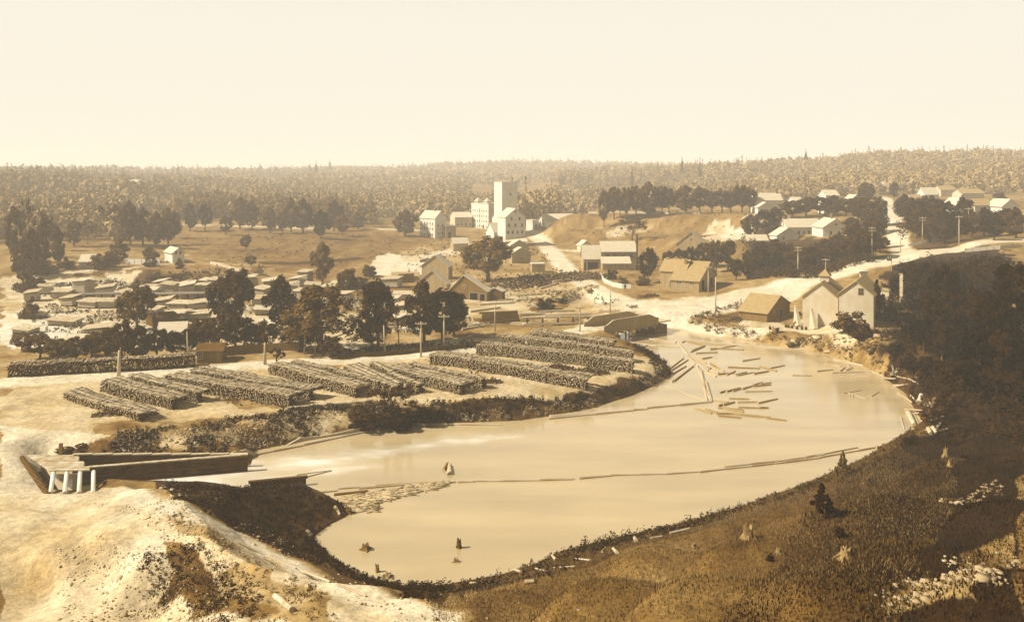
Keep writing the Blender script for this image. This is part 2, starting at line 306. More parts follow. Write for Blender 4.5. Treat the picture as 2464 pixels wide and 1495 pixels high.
# roads, as bands of world width around picture polylines
ROADS = [([(-30,385),(20,380.5),(120,374.5),(200,369.5),(280,362.5),(350,359.5),(420,354.5),(470,348.5),(500,345),(545,336.5),(590,328),(602,322)], 3.9), ([(668,312),(700,304),(760,290),(800,281),(850,269),(900,259),(960,248),(1020,240)], 7),
         ([(640,308),(620,300),(600,291),(575,277),(560,262),(548,248),(538,238),(530,232)], 4.5), ([(545,250),(556,249),(580,251),(620,252)], 1.8), ([(905,256),(898,240),(893,225),(893,210),(886,199),(878,196)], 4.2), ([(520,338),(460,342),(400,346),(350,347)], 2.6),
         ([(175,263),(120,270),(20,270)], 1.2), ([(180,224),(230,226),(280,227),(350,229),(420,230)], 3), ([(430,256),(460,246),(490,241),(520,238)], 3), ([(800,282),(780,298),(745,306),(700,311)], 5), ([(660,318),(720,330),(760,330)], 2.5),
         ([(125,489),(175,507),(233,536),(291,562),(353,587),(416,609),(440,618)], 1.9)]
roadm = np.zeros(len(V), bool)
for k_, (pl, wd) in enumerate(ROADS):
    P = GP(pl); sg = [(*P[i], *P[i+1]) for i in range(len(P)-1)]
    d = pdist(x0, y0, sg)+n2*2.2; t_ = np.clip((wd+.8-d)/1.6, 0, 1)
    tone = tone*(1-t_)+t_*(.97+n1*.1+n2*.12); roadm |= (t_ > .5)
for pts in ([(605,297),(640,300),(700,300),(735,296),(730,304),(700,311),(668,316),(640,316),(628,308)],): 
    roadm |= region(pts, .98, .08, .5)
n4 = fbm(x0, y0, 5, 3, 81); tone = np.clip(tone*(1+(n3*.8+n4*.7)*np.clip((.95-tone)*1.6, .12, 1)), .02, 1.1)
# far land reads darker, wooded
far = np.clip((y0-620)/300, 0, 1); tone = tone*(1-far)+far*(.36+n1*.35)
rgb = np.stack(sp(tone)+(np.ones(len(V)),), 1)
gm = bpy.data.materials.new('ground'); gm.use_nodes = True; n = gm.node_tree; b = n.nodes['Principled BSDF']; b.inputs['Roughness'].default_value = .95; b.inputs['Specular IOR Level'].default_value = .1
at_ = n.nodes.new('ShaderNodeAttribute'); at_.attribute_name = 'tone'; tc = n.nodes.new('ShaderNodeTexCoord'); mxs = at_.outputs['Color']
hts = []
for sc_, amt in ((.22, .35), (1.1, .45), (4., .45)):
    no = n.nodes.new('ShaderNodeTexNoise'); no.inputs['Scale'].default_value = sc_; no.inputs['Detail'].default_value = 5; n.links.new(tc.outputs['Object'], no.inputs['Vector'])
    mr = n.nodes.new('ShaderNodeMapRange'); mr.inputs[1].default_value = .3; mr.inputs[2].default_value = .7; mr.inputs[3].default_value = 1-amt/2; mr.inputs[4].default_value = 1+amt/2
    n.links.new(no.outputs['Fac'], mr.inputs[0]); vm = n.nodes.new('ShaderNodeVectorMath'); vm.operation = 'SCALE'; n.links.new(mxs, vm.inputs[0]); n.links.new(mr.outputs[0], vm.inputs['Scale']); mxs = vm.outputs[0]; hts.append(no.outputs['Fac'])
n.links.new(mxs, b.inputs['Base Color']); bp = n.nodes.new('ShaderNodeBump'); bp.inputs['Strength'].default_value = .7; bp.inputs['Distance'].default_value = .25; n.links.new(hts[1], bp.inputs['Height']); n.links.new(bp.outputs[0], b.inputs['Normal'])
def sub(name, mask, kind='structure'):
    q = Q[mask]; used, inv = np.unique(q, return_inverse=True)
    me = npmesh(name, V[used], inv.reshape(q.shape), [gm], smooth=True)
    a = me.color_attributes.new('tone', 'FLOAT_COLOR', 'POINT'); a.data.foreach_set('color', rgb[used].astype(np.float32).ravel())
    o = link(name, me); o['kind'] = kind; return o
frd = roadm[Q].sum(1) >= 3; fy = V[Q][:, :, 1].mean(1)
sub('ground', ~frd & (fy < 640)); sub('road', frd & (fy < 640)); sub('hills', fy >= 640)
# ---------------------------------------------------------------- water
wx = np.linspace(-75, 90, 330); wy = np.concatenate([np.arange(84, 340, .6), np.arange(340, 440, 2)]); WX, WY = np.meshgrid(wx, wy); k = len(wx)
ii = (np.arange(len(wy)-1)[:, None]*k+np.arange(k-1)[None, :]).ravel()
wv = np.stack([WX.ravel(), WY.ravel(), np.zeros(WX.size)], 1); wq = np.stack([ii, ii+1, ii+1+k, ii+k], 1)
# keep only cells near water
keep = np.zeros(len(wv), bool)
for P, s_ in zip(WATER, SEG): keep |= inpoly(wv[:, 0], wv[:, 1], P) | (pdist(wv[:, 0], wv[:, 1], s_) < 3)
wq = wq[keep[wq].any(1)]; us, inv = np.unique(wq, return_inverse=True); wv = wv[us]; wq = inv.reshape(wq.shape)
foam = np.zeros(len(wv)); fx_, fy_ = wv[:, 0], wv[:, 1]; nn = fbm(fx_, fy_, 5, 4, 71); nf = fbm(fx_*.45+fy_*.25, fy_*1.6, 2., 4, 75)
for pl, a, b_, wgt in (([(215,476),(262,468),(300,464),(345,457),(385,451),(430,444),(475,439),(520,436)], 4.5, .7, 1.0), ([(250,462),(300,459),(380,452)], 2.5, 1, .7), ([(240,482),(290,478),(330,470),(375,466)], 3.2, 1, .75), ([(180,478),(215,474),(262,468)], 4.5, 4.5, .9)):
    P = [at(u, v, 0) for u, v in pl]
    for i in range(len(P)-1):
        f0 = i/(len(P)-1); d = pdist(fx_, fy_, [(*P[i], *P[i+1])])+nn*5; wd_ = a*(1-f0)+b_*f0
        foam = np.maximum(foam, np.clip(1.15-d/wd_, 0, 1)*(wgt-.35*f0)*np.clip(.75+nf*1.7, 0, 1.1))
wm = bpy.data.materials.new('water'); wm.use_nodes = True; n = wm.node_tree; b = n.nodes['Principled BSDF']
b.inputs['IOR'].default_value = 1.33; b.inputs['Specular IOR Level'].default_value = .8
fa = n.nodes.new('ShaderNodeAttribute'); fa.attribute_name = 'foam'; mx = n.nodes.new('ShaderNodeMix'); mx.data_type = 'RGBA'; mx.inputs[6].default_value = (*sp(.76), 1); mx.inputs[7].default_value = (*sp(1.15), 1)
n.links.new(fa.outputs['Fac'], mx.inputs[0]); tcc = n.nodes.new('ShaderNodeTexCoord'); mpp = n.nodes.new('ShaderNodeMapping'); mpp.inputs['Scale'].default_value = (.35, 1.2, 1); n.links.new(tcc.outputs['Object'], mpp.inputs[0])
nw = n.nodes.new('ShaderNodeTexNoise'); nw.inputs['Scale'].default_value = .12; nw.inputs['Detail'].default_value = 8; n.links.new(mpp.outputs[0], nw.inputs['Vector']); mw = n.nodes.new('ShaderNodeMapRange'); mw.inputs[1].default_value = .3; mw.inputs[2].default_value = .7; mw.inputs[3].default_value = .86; mw.inputs[4].default_value = 1.14; n.links.new(nw.outputs['Fac'], mw.inputs[0])
vw = n.nodes.new('ShaderNodeVectorMath'); vw.operation = 'SCALE'; n.links.new(mx.outputs[2], vw.inputs[0]); n.links.new(mw.outputs[0], vw.inputs['Scale']); n.links.new(vw.outputs[0], b.inputs['Base Color'])
mr = n.nodes.new('ShaderNodeMapRange'); mr.inputs[3].default_value = .07; mr.inputs[4].default_value = .8; n.links.new(fa.outputs['Fac'], mr.inputs[0]); n.links.new(mr.outputs[0], b.inputs['Roughness'])
tc = n.nodes.new('ShaderNodeTexCoord'); mp = n.nodes.new('ShaderNodeMapping'); mp.inputs['Scale'].default_value = (.5, 1.6, 1); no = n.nodes.new('ShaderNodeTexNoise'); no.inputs['Scale'].default_value = 1.5; no.inputs['Detail'].default_value = 4
n.links.new(tc.outputs['Object'], mp.inputs[0]); n.links.new(mp.outputs[0], no.inputs['Vector']); bp = n.nodes.new('ShaderNodeBump'); bp.inputs['Strength'].default_value = .25; bp.inputs['Distance'].default_value = .08
n.links.new(no.outputs['Fac'], bp.inputs['Height']); n.links.new(bp.outputs[0], b.inputs['Normal'])
me = npmesh('water', wv, wq, [wm], smooth=True); a = me.attributes.new('foam', 'FLOAT', 'POINT'); a.data.foreach_set('value', foam.astype(np.float32))
link('water', me)['kind'] = 'structure'
#@@PART2
# ---------------------------------------------------------------- vegetation prototypes
def quads(C, s, rng, N=None, asp=.7):
    """leaf quads at centres C (n,3) of half-size s, facing roughly along N"""
    n = len(C)
    if N is not None:
        N = N+rng.normal(size=(n, 3))*.34; N /= np.linalg.norm(N, axis=1)[:, None]+1e-9
        a = np.cross(N, rng.normal(size=(n, 3))); a /= np.linalg.norm(a, axis=1)[:, None]+1e-9; b = np.cross(N, a)
        s = (s*rng.uniform(.6, 1.4, n))[:, None]
        V = np.stack([C-a*s-b*s*asp, C+a*s-b*s*asp*.6, C+a*s*1.1+b*s*asp, C-a*s*.8+b*s*asp*.8], 1).reshape(-1, 3)
        return V, np.arange(4*n).reshape(n, 4)
    a = rng.normal(size=(n, 3)); a /= np.linalg.norm(a, axis=1)[:, None]+1e-9
    b = rng.normal(size=(n, 3)); b -= (a*b).sum(1)[:, None]*a; b /= np.linalg.norm(b, axis=1)[:, None]+1e-9
    s = (s*rng.uniform(.6, 1.4, n))[:, None]
    V = np.stack([C-a*s-b*s*asp, C+a*s-b*s*asp*.6, C+a*s*1.1+b*s*asp, C-a*s*.8+b*s*asp*.8], 1).reshape(-1, 3)
    return V, np.arange(4*n).reshape(n, 4)
def crown_pts(kind, n, rng):
    if kind == 'round':
        k = 48; c = rng.normal(size=(k, 3)); c /= np.linalg.norm(c, axis=1)[:, None]; c *= rng.uniform(.3, 1, k)[:, None]**.4
        c = c*[.40, .40, .36]+[0, 0, .62]; c[:, 2] = np.maximum(c[:, 2], .2); r = rng.uniform(.07, .15, k)
    elif kind == 'tall':
        k = 48; t = rng.uniform(0, 1, k); rad = .42*np.sin(np.clip(t*.9+.12, 0, 1)*math.pi)**.7*rng.uniform(.3, 1, k); a = rng.uniform(0, 6.28, k)
        c = np.stack([rad*np.cos(a), rad*np.sin(a), .16+.78*t], 1); r = rng.uniform(.07, .14, k)
    elif kind == 'willow':
        k = 46; a = rng.uniform(0, 6.28, k); t = rng.uniform(0, 1, k)**.8; rad = .44*np.sqrt(np.clip(1-(t*.95)**2, .03, 1))*rng.uniform(.5, 1, k)
        c = np.stack([rad*np.cos(a), rad*np.sin(a), .14+.78*t], 1); r = rng.uniform(.06, .12, k)
    elif kind == 'sparse':
        k = 26; a = rng.uniform(0, 6.28, k); t = rng.uniform(0, 1, k); rad = .44*rng.uniform(.3, 1, k)
        c = np.stack([rad*np.cos(a), rad*np.sin(a), .42+.5*t*(1-rad)], 1); r = rng.uniform(.04, .10, k)
    elif kind == 'conifer':
        k = 60; t = rng.uniform(0, 1, k)**.8; a = rng.uniform(0, 6.28, k); rad = .46*(1-t)**.8*rng.uniform(.5, 1, k)
        c = np.stack([rad*np.cos(a), rad*np.sin(a), .1+.88*t], 1); r = .03+.08*(1-t)
    elif kind == 'spire':
        k = 40; t = rng.uniform(0, 1, k); a = rng.uniform(0, 6.28, k); rad = .4*(1-t)*rng.uniform(.2, 1, k)*rng.choice([.5, 1], k)
        c = np.stack([rad*np.cos(a), rad*np.sin(a), .25+.75*t], 1); r = .03+.05*(1-t)
    else:  # shrub
        k = 22; c = rng.normal(size=(k, 3)); c /= np.linalg.norm(c, axis=1)[:, None]; c[:, 2] = np.abs(c[:, 2]); c = c*[.42, .42, .75]*rng.uniform(.3, 1, k)[:, None]; r = rng.uniform(.1, .2, k)
    i = rng.integers(0, len(c), n); d = rng.normal(size=(n, 3)); d /= np.linalg.norm(d, axis=1)[:, None]; d *= (rng.uniform(.35, 1, n)**.5)[:, None]
    p = c[i]+d*r[i][:, None]*[1, 1, 1.25 if kind == 'willow' else .85]
    if kind == 'willow': p[:, 2] -= rng.uniform(0, .10, n)*(np.hypot(p[:, 0], p[:, 1]) > .25)
    if kind == 'shrub': p[:, 2] = np.maximum(p[:, 2], .02)
    nrm = d*.8+(c[i]-[0, 0, .5])*.8+[0, 0, .35]; return p, c, nrm
PROTO = {}
def proto(kind, seed, n, s):
    rng = np.random.default_rng(seed); p, c, nv = crown_pts(kind, n, rng); Vq, Fq = quads(p, s, rng, nv, asp=.8 if kind != 'willow' else .45)
    mb = MB(); r0 = {'shrub': .02, 'sparse': .022, 'spire': .015, 'conifer': .03}.get(kind, .034); top = .5 if kind not in ('conifer', 'spire') else .9
    ln = (rng.normal()*.02, rng.normal()*.02)
    mb.tube([(0, 0, -.04), (ln[0]*.3, ln[1]*.3, .12), (ln[0], ln[1], top*.55), (ln[0]*1.5, ln[1]*1.5, top)], [r0*1.35, r0, r0*.75, r0*.3], 7)
    if kind not in ('conifer', 'spire'):
        for q in c[np.argsort(rng.uniform(size=len(c)))[:9]]:
            z0 = min(.3, max(.1, q[2]*.45)); mb.tube([(ln[0]*.6, ln[1]*.6, z0), (q[0]*.4, q[1]*.4, (z0+q[2])/2-.02), tuple(q)], [r0*.5, r0*.33, r0*.12], 5)
    return (Vq, Fq, mb)
SPEC = {'round': 3, 'tall': 3, 'willow': 2, 'sparse': 2, 'conifer': 2, 'spire': 1, 'shrub': 3}
for kd, ct in SPEC.items():
    PROTO[kd] = [proto(kd, 100+7*i+len(kd), {'sparse': 900, 'shrub': 1600, 'spire': 500}.get(kd, 4200), {'sparse': .02, 'shrub': .035, 'spire': .028, 'willow': .023}.get(kd, .021)) for i in range(ct)]
_pm = {}
def pmesh(kd, i, mat):
    k = (kd, i, mat)
    if k not in _pm:
        Vq, Fq, mb = PROTO[kd][i]; kt = ('t', kd, i)
        if kt not in _pm: _pm[kt] = mesh('trunk', mb.v, mb.f, ['bark'], mb.m, True)
        _pm[k] = (npmesh('crown', Vq, Fq, [mat]), _pm[kt])
    return _pm[k]
def tree(kd, u, vb, vt, wpx, mat='leaf', label=None, group=None, Y=None, cat=None, i=None, name=None):
    if Y is None: x, y, z = G(u, vb)
    else: x, y = (u-CU)/F*Y, Y; z = hz(x, y)
    h = max((CAMZ-(vt-HV)*y/F)-z, 1.0); wd = wpx*y/F
    shrub = kd == 'shrub'; nm = name or ('shrub' if shrub else {'conifer': 'conifer_tree', 'spire': 'pine_tree', 'willow': 'willow_tree'}.get(kd, 'leafy_tree'))
    o = empty(nm, (x, y, z-.05), rnd.uniform(0, 6.28), label, cat or ('shrub' if shrub else 'tree'), group, (wd/.86, wd/.86, h))
    c, t = pmesh(kd, rnd.randrange(len(PROTO[kd])) if i is None else i, mat)
    link('foliage' if shrub else 'crown', c, o); link('stem' if shrub else 'trunk', t, o); return o
LB = lambda s: s
# middle row of big trees behind the river road
tree('willow', 320, 351, 284, 80, 'leaf_willow', 'large spreading willow, the widest tree beside the river road', i=0)
tree('willow', 301, 350, 318, 44, 'leaf_willow', 'lower drooping willow standing left of the widest willow')
tree('round', 232, 331, 268, 46, 'leaf_dark', 'tall dark round tree standing in front of the lumber yard')
tree('tall', 281, 330, 274, 34, 'leaf_dark', 'ragged dark tree between the tall round tree and the widest willow')
tree('round', 137, 330, 284, 38, 'leaf', 'bushy tree in the lumber yard left of the white tramway')
tree('round', 378, 346, 279, 36, 'leaf_dark', 'dark topped tree with bare lower stems by the road verge')
tree('sparse', 372, 346, 302, 40, 'leaf', 'thin leaved tree growing beside the dark topped one')
tree('round', 372, 348, 320, 34, 'leaf_dark', 'low dark bushy tree under the dark topped tree')
tree('sparse', 399, 348, 290, 26, 'leaf', 'nearly leafless slender tree by the road verge')
tree('tall', 424, 341, 279, 38, 'leaf', 'airy tree in front of the left barn roofs')
tree('round', 443, 342, 288, 52, 'leaf_dark', 'broad dark tree in front of the long barn')
tree('tall', 454, 336, 296, 34, 'leaf', 'mottled tree at the left end of the long barn')
tree('round', 488, 281, 235, 50, 'leaf', 'large lone willow standing before the white mill', i=2, name='willow_tree')
tree('tall', 322, 284, 241, 24, 'leaf', 'ragged tree with forked top at the pasture edge')
tree('shrub', 362, 288, 270, 24, 'leaf', 'leafy bush below the forked tree in the pasture')
tree('shrub', 369, 276, 260, 17, 'leaf', 'dark bush on the bank of the pale river bend')
tree('round', 347, 300, 268, 22, 'leaf', 'light bush tree beside the lumber yard corner')
tree('shrub', 545, 309, 293, 22, 'leaf_dark', 'dark bush hanging over the little pond'); tree('shrub', 562, 303, 295, 16, 'leaf', 'round bush at the left rim of the little pond')
# orchard row behind the stone wall
for u, vb, vt, wd, mt in ((22,350,332,22,'leaf_far'),(40,358,333,30,'leaf_far'),(58,361,338,26,'leaf'),(76,362,336,28,'leaf'),(92,356,330,26,'leaf'),(108,358,326,28,'leaf'),(122,359,320,30,'leaf_dark'),(140,359,324,34,'leaf_dark'),(157,357,328,28,'leaf_dark'),(172,356,330,24,'leaf_dark'),(186,352,328,24,'leaf_dark'),(203,350,318,30,'leaf_dark'),(219,352,314,30,'leaf_dark'),(236,350,313,32,'leaf_dark'),(252,350,322,24,'leaf_dark'),(266,350,320,26,'leaf_dark'),(330,357,335,26,'leaf_dark')):
    tree('round' if rnd.random() < .7 else 'tall', u, vb, vt, wd, mt, 'dark orchard tree in the long row behind the dark roadside stack', 'orchard trees along the roadside')
# left bank shrubs
for u, vb, vt, wd in ((28,292,258,26),(44,272,250,24),(66,268,250,16),(100,268,248,24),(112,266,244,20),(150,266,250,16),(180,268,256,10),(30,318,286,16),(172,286,266,30),(155,282,268,22),(88,284,276,12),(245,278,262,14)):
    tree('shrub', u, vb, vt, wd, 'leaf_far' if u < 120 else 'leaf', 'hazy bush growing on the ledge around the small white houses', 'bushes on the left ledge')
# pasture tree line
for u, vb, vt, wd, mt in ((100,236,204,20,'leaf_far'),(115,240,203,22,'leaf_far'),(130,246,199,24,'leaf_far'),(143,244,206,22,'leaf'),(156,248,210,22,'leaf'),(168,244,207,22,'leaf'),(174,238,210,16,'leaf'),(190,231,202,16,'leaf'),(205,231,203,14,'leaf'),(226,235,215,13,'leaf'),(240,229,196,20,'leaf_far'),(252,229,199,16,'leaf_far'),(270,233,206,15,'leaf'),(282,234,211,12,'leaf'),(291,232,196,18,'leaf'),(303,233,197,22,'leaf_dark'),(321,238,209,22,'leaf_dark'),(334,231,198,20,'leaf_dark'),(342,236,214,14,'leaf'),(358,229,213,16,'leaf_far'),(405,236,208,26,'leaf_far'),(246,250,234,11,'leaf'),(251,266,255,13,'leaf'),(120,262,238,20,'leaf_far'),(150,262,246,18,'leaf')):
    tree('tall' if wd > 14 else 'round', u, vb, vt, wd, mt, 'rounded tree at the far edge of the sloping pasture', 'pasture edge trees')
for u, vb, vt, wd in ((23,284,236,26),(31,276,222,26),(43,270,214,22),(57,266,222,20),(14,262,200,26),(24,256,186,22),(36,262,196,26),(48,258,206,22),(60,250,212,22),(74,246,214,20),(88,244,212,20)):
    tree('sparse' if u % 4 == 0 else 'tall', u, vb, vt+4, wd*.85, 'leaf_far', 'tall hazy tree in the mass at the left edge of the valley', 'hazy trees at the left edge')
# row on the hill crest
for u, vt, wd in ((604,191,10),(614,188,12),(620,192,10),(626,189,12),(636,187,14),(648,182,20),(662,187,12),(669,190,12),(686,186,22),(700,188,14),(712,192,14),(722,190,14),(731,191,12),(742,187,16),(750,188,12)):
    Yh = rnd.uniform(497, 512); tree('tall' if wd > 16 else 'round', u, 0, vt-2, wd*1.3, 'leaf', 'round crowned tree in the row along the bare hill crest', 'trees along the hill crest', Y=Yh)
tree('sparse', 632, 242, 211, 27, 'leaf', 'thin lone tree halfway up the bare hillside', i=0)
tree('shrub', 612, 228, 217, 1, 'leaf') if 0 else None
tree('shrub', 612, 279, 265, 13, 'leaf', 'dark bush inside the curved white fence'); tree('shrub', 622, 283, 272, 14, 'leaf_light', 'pale bush in the hollow by the curved fence')
tree('round', 648, 283, 247, 20, 'leaf_dark', 'dark upright tree between the smithy and the gabled house'); tree('shrub', 642, 285, 268, 14, 'leaf', 'small bush at the foot of the dark upright tree')
for u, vb, vt, wd in ((668,268,250,13),(680,268,248,16),(692,268,246,14),(705,268,242,20),(716,272,240,20),(728,270,239,20),(736,280,258,16),(748,278,262,16)):
    tree('round', u, vb, vt, wd, 'leaf_dark', 'dark tree in the clump behind the gabled river house', 'clump behind the gabled house')
# dense wood around the long white house
cl = [(756,276,246,24),(770,274,248,24),(784,272,246,22),(797,270,247,22),(812,268,246,24),(826,266,246,22),(842,262,242,24),(856,260,236,26),(868,258,228,24),(762,262,240,22),(776,258,238,20),(880,252,236,18),
 (750,240,214,18),(764,232,210,20),(776,226,206,20),(792,218,200,22),(806,216,196,20),(820,214,196,20),(834,216,194,20),(846,216,198,18),(858,222,196,20),(868,228,198,24),(876,236,206,22),(880,226,196,14),(866,206,182,16),(852,240,216,24),(840,252,232,22),(826,252,238,18),(862,250,222,26),(788,256,244,14),(874,248,218,20)]
for u, vb, vt, wd in cl:
    tree('round' if rnd.random() < .6 else 'tall', u, vb, vt, wd*1.1, 'leaf_dark', 'dense dark tree in the grove around the long white house', 'grove around the long white house')
for u, vb, vt, wd in [(905,220,193,20),(914,228,197,22),(926,226,195,20),(938,232,198,22),(948,230,200,20),(930,242,216,24),(944,244,220,22),(958,242,216,22),(916,238,212,20),(964,226,196,16),(972,238,212,18),(984,236,206,18),(994,240,214,20),(1004,232,208,20),(1016,238,206,22),(914,192,180,10),(894,200,182,10),(1000,206,192,12)]:
    tree('round' if rnd.random() < .6 else 'tall', u, vb, vt, wd*1.1, 'leaf_dark', 'dark garden tree on the right side of the village street', 'village trees right of the street')
# black wood on the steep east bank
for u, vb, vt, wd, kd in [(905,272,250,20,'conifer'),(914,290,252,26,'round'),(928,300,256,28,'round'),(944,304,258,26,'tall'),(960,300,256,28,'round'),(975,296,250,26,'conifer'),(990,300,252,28,'round'),(1006,300,256,28,'tall'),(1020,310,260,26,'round'),
    (918,318,282,28,'round'),(934,330,288,30,'tall'),(952,334,290,30,'round'),(970,336,288,32,'round'),(988,338,290,30,'tall'),(1008,340,290,32,'round'),(908,338,312,22,'round'),(924,352,318,26,'round'),(942,362,322,28,'round'),(960,368,326,30,'round'),(980,372,326,30,'round'),(1000,376,328,32,'round'),(1018,380,330,32,'round'),
    (898,356,338,18,'shrub'),(912,368,346,20,'shrub'),(930,382,356,24,'round'),(950,388,360,26,'round'),(972,392,362,26,'round'),(996,396,366,28,'round'),(1016,402,370,26,'round'),(898,300,276,16,'round'),(892,320,300,14,'shrub')]:
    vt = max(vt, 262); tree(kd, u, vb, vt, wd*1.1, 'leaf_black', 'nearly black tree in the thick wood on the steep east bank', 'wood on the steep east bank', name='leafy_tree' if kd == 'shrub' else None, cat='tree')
tree('conifer', 877, 320, 279, 24, 'leaf_dark', 'dark cedar at the right end of the twin gabled building')
tree('shrub', 848, 332, 303, 36, 'leaf', 'rounded bush leaning on the wall of the twin gabled building'); tree('shrub', 862, 338, 314, 24, 'leaf_dark', 'dark bush on the slope below the cedar')
tree('shrub', 778, 212+0, 200, 1, 'leaf') if 0 else None
for u, vb, vt, wd in ((793,345,336,18),(872,352,338,14),(888,345,330,16)):
    tree('shrub', u, vb, vt, wd, 'leaf_light', 'pale weedy bush on the bank right of the twin gabled building', 'bushes on the north bank')
# near hillside
tree('conifer', 822, 516, 482, 27, 'leaf_black', 'small dark cedar casting a shadow on the near hillside', i=0)
tree('conifer', 843, 474, 450, 15, 'leaf', 'thin young sapling at the shoreline edge of the near hillside', i=1)
tree('shrub', 909, 442, 435, 15, 'leaf_black', 'black rounded bush where the log boom meets the bank')
tree('shrub', 870, 490, 482, 8, 'leaf_black', 'little dark bush above the near shore') if 0 else None
tree('shrub', 770, 560, 552, 8, 'leaf_black', 'tiny dark bush low on the near hillside'); tree('shrub', 840, 536, 522, 12, 'leaf_black', 'dark briar bush above the hollow stump')
tree('sparse', 394, 420, 376, 44, 'leaf_dark', 'scraggly dark bush tree behind the pale dead snag on the river bank', i=1)
tree('shrub', 392, 424, 396, 50, 'leaf_black', 'wide black bush around the foot of the pale snag'); tree('shrub', 366, 424, 404, 40, 'leaf_dark', 'dark bush left of the pale snag'); tree('shrub', 424, 417, 402, 42, 'leaf_black', 'dark bush right of the pale snag')
tree('sparse', 277, 366, 344, 20, 'leaf', 'young planted tree on the wood yard side of the river road')
tree('shrub', 70, 454, 441, 34, 'leaf', 'grey green bush at the head of the wooden sluice')
# skyline pines
for u, vt, Y in ((806,149,1050),(768,157,1100),(950,152,1100),(330,160,1900),(178,164,1500),(260,163,1700),(310,163,1650),(316,161,1650),(276,166,1650),(700,158,1000),(632,166,1000),(682,157,1050),(870,151,1050)):
    tree('spire', u, 0, vt, 9, 'leaf_far', 'tall pine poking above the far wooded skyline', 'skyline pines', Y=Y)
# ---------------------------------------------------------------- woods far off: one mass each
def woods(name, n, ur, Yr_, h, wd, per, mat, label, seed, s=.085, spire=.15, poly=None):
    rng = np.random.default_rng(seed); Y = np.sqrt(rng.uniform(Yr_[0]**2, Yr_[1]**2, n)); u = rng.uniform(*ur, n); X = (u-CU)/F*Y
    if poly is not None:
        m = inpoly(X, Y, poly); X = X[m]; Y = Y[m]; n = len(X)
    m = fbm(X, Y, 60, 3, seed) > -.16; X = X[m]; Y = Y[m]; n = len(X); Z = hgt(X, Y)
    H = rng.uniform(.7, 1.25, n)*h; W = rng.uniform(.7, 1.3, n)*wd; sp_ = rng.uniform(size=n) < spire; H[sp_] *= 1.35; W[sp_] *= .55
    t = rng.uniform(0, 1, (n, per)); a = rng.uniform(0, 6.28, (n, per)); shp = np.where(sp_[:, None], (1-t)*.9+.08, np.sqrt(np.clip(1-(2*t-.9)**2, .04, 1)))
    r = shp*rng.uniform(.3, 1, (n, per))*.5*W[:, None]
    C = np.stack([X[:, None]+r*np.cos(a), Y[:, None]+r*np.sin(a), Z[:, None]+H[:, None]*(.12+.85*t)], 2).reshape(-1, 3)
    nv = np.stack([np.cos(a)*.8, np.sin(a)*.8, (t-.4)*1.2], 2).reshape(-1, 3); Vq, Fq = quads(C, np.repeat(W*s, per)*1.0, rng, nv); o = link(name, npmesh(name, Vq, Fq, [mat])); tag(o, label, kind='stuff')
woods('woods', 3600, (555, 1075), (640, 1200), 13, 10, 70, 'leaf_wood_hazed', 'hazy wooded ridge behind the village', 1)
woods('woods', 5200, (-40, 1075), (1300, 2450), 14, 16, 30, 'leaf_wood_hazed', 'pale far ridge covered in forest', 2, s=.11)
woods('woods', 1300, (-40, 130), (430, 1100), 14, 11, 80, 'leaf_wood_hazed', 'hazy wood on the rise beyond the white shed', 3)
woods('woods', 1500, (130, 470), (640, 1250), 12, 11, 70, 'leaf_wood_hazed', 'hazy wood beyond the pasture', 4)
woods('woods', 420, (175, 372), (575, 700), 13, 9, 90, 'leaf_wood_near_hazed', 'grey wood closing the top of the pasture', 5)
woods('woods', 420, (380, 600), (640, 980), 12, 11, 80, 'leaf_wood_hazed', 'pale wood on the slope behind the mill', 6)
woods('woods', 160, (505, 560), (560, 760), 20, 12, 140, 'leaf_wood_hazed', 'hazy tall trees behind the mill tower', 7)
# ---------------------------------------------------------------- ground cover
def area(polys, n, rng, fadeY=None):
    P = [GP(p) for p in polys]; A = np.concatenate([np.array(p) for p in P]); mn, mx_ = A.min(0), A.max(0)
    X = rng.uniform(mn[0], mx_[0], n); Y = rng.uniform(mn[1], mx_[1], n); m = np.zeros(n, bool)
    jx_, jy_ = X+fbm(X, Y, 3, 3, 5)*3, Y+fbm(X, Y, 3, 3, 6)*4
    for p in P: m |= inpoly(jx_, jy_, p)
    return X[m], Y[m]
def tufts(name, polys, n, h, wd, mat, label, seed, clump=.0, lean=.5):
    rng = np.random.default_rng(seed); X, Y = area(polys, n, rng)
    if clump: m = fbm(X, Y, 5, 4, seed)+rng.uniform(-.12, .12, len(X)) > clump-.2; X, Y = X[m], Y[m]
    Z = hgt(X, Y); m = Z > .02; X, Y, Z = X[m], Y[m], Z[m]; k = len(X); hh = h*rng.uniform(.4, 1.3, k)*(1+fbm(X, Y, 4, 3, seed+1)); a = rng.uniform(0, 3.14, k); q = wd*rng.uniform(.5, 1.3, k)
    dx, dy = np.cos(a)*q/2, np.sin(a)*q/2; lx, ly = rng.normal(size=k)*lean*hh*.6, rng.normal(size=k)*lean*hh*.6
    Vt = np.stack([np.stack([X-dx, Y-dy, Z-.06], 1), np.stack([X+dx, Y+dy, Z-.06], 1), np.stack([X+lx, Y+ly, Z+hh], 1)], 1).reshape(-1, 3)
    o = link(name, npmesh(name, Vt, np.arange(3*k).reshape(k, 3), [mat])); tag(o, label, kind='stuff')
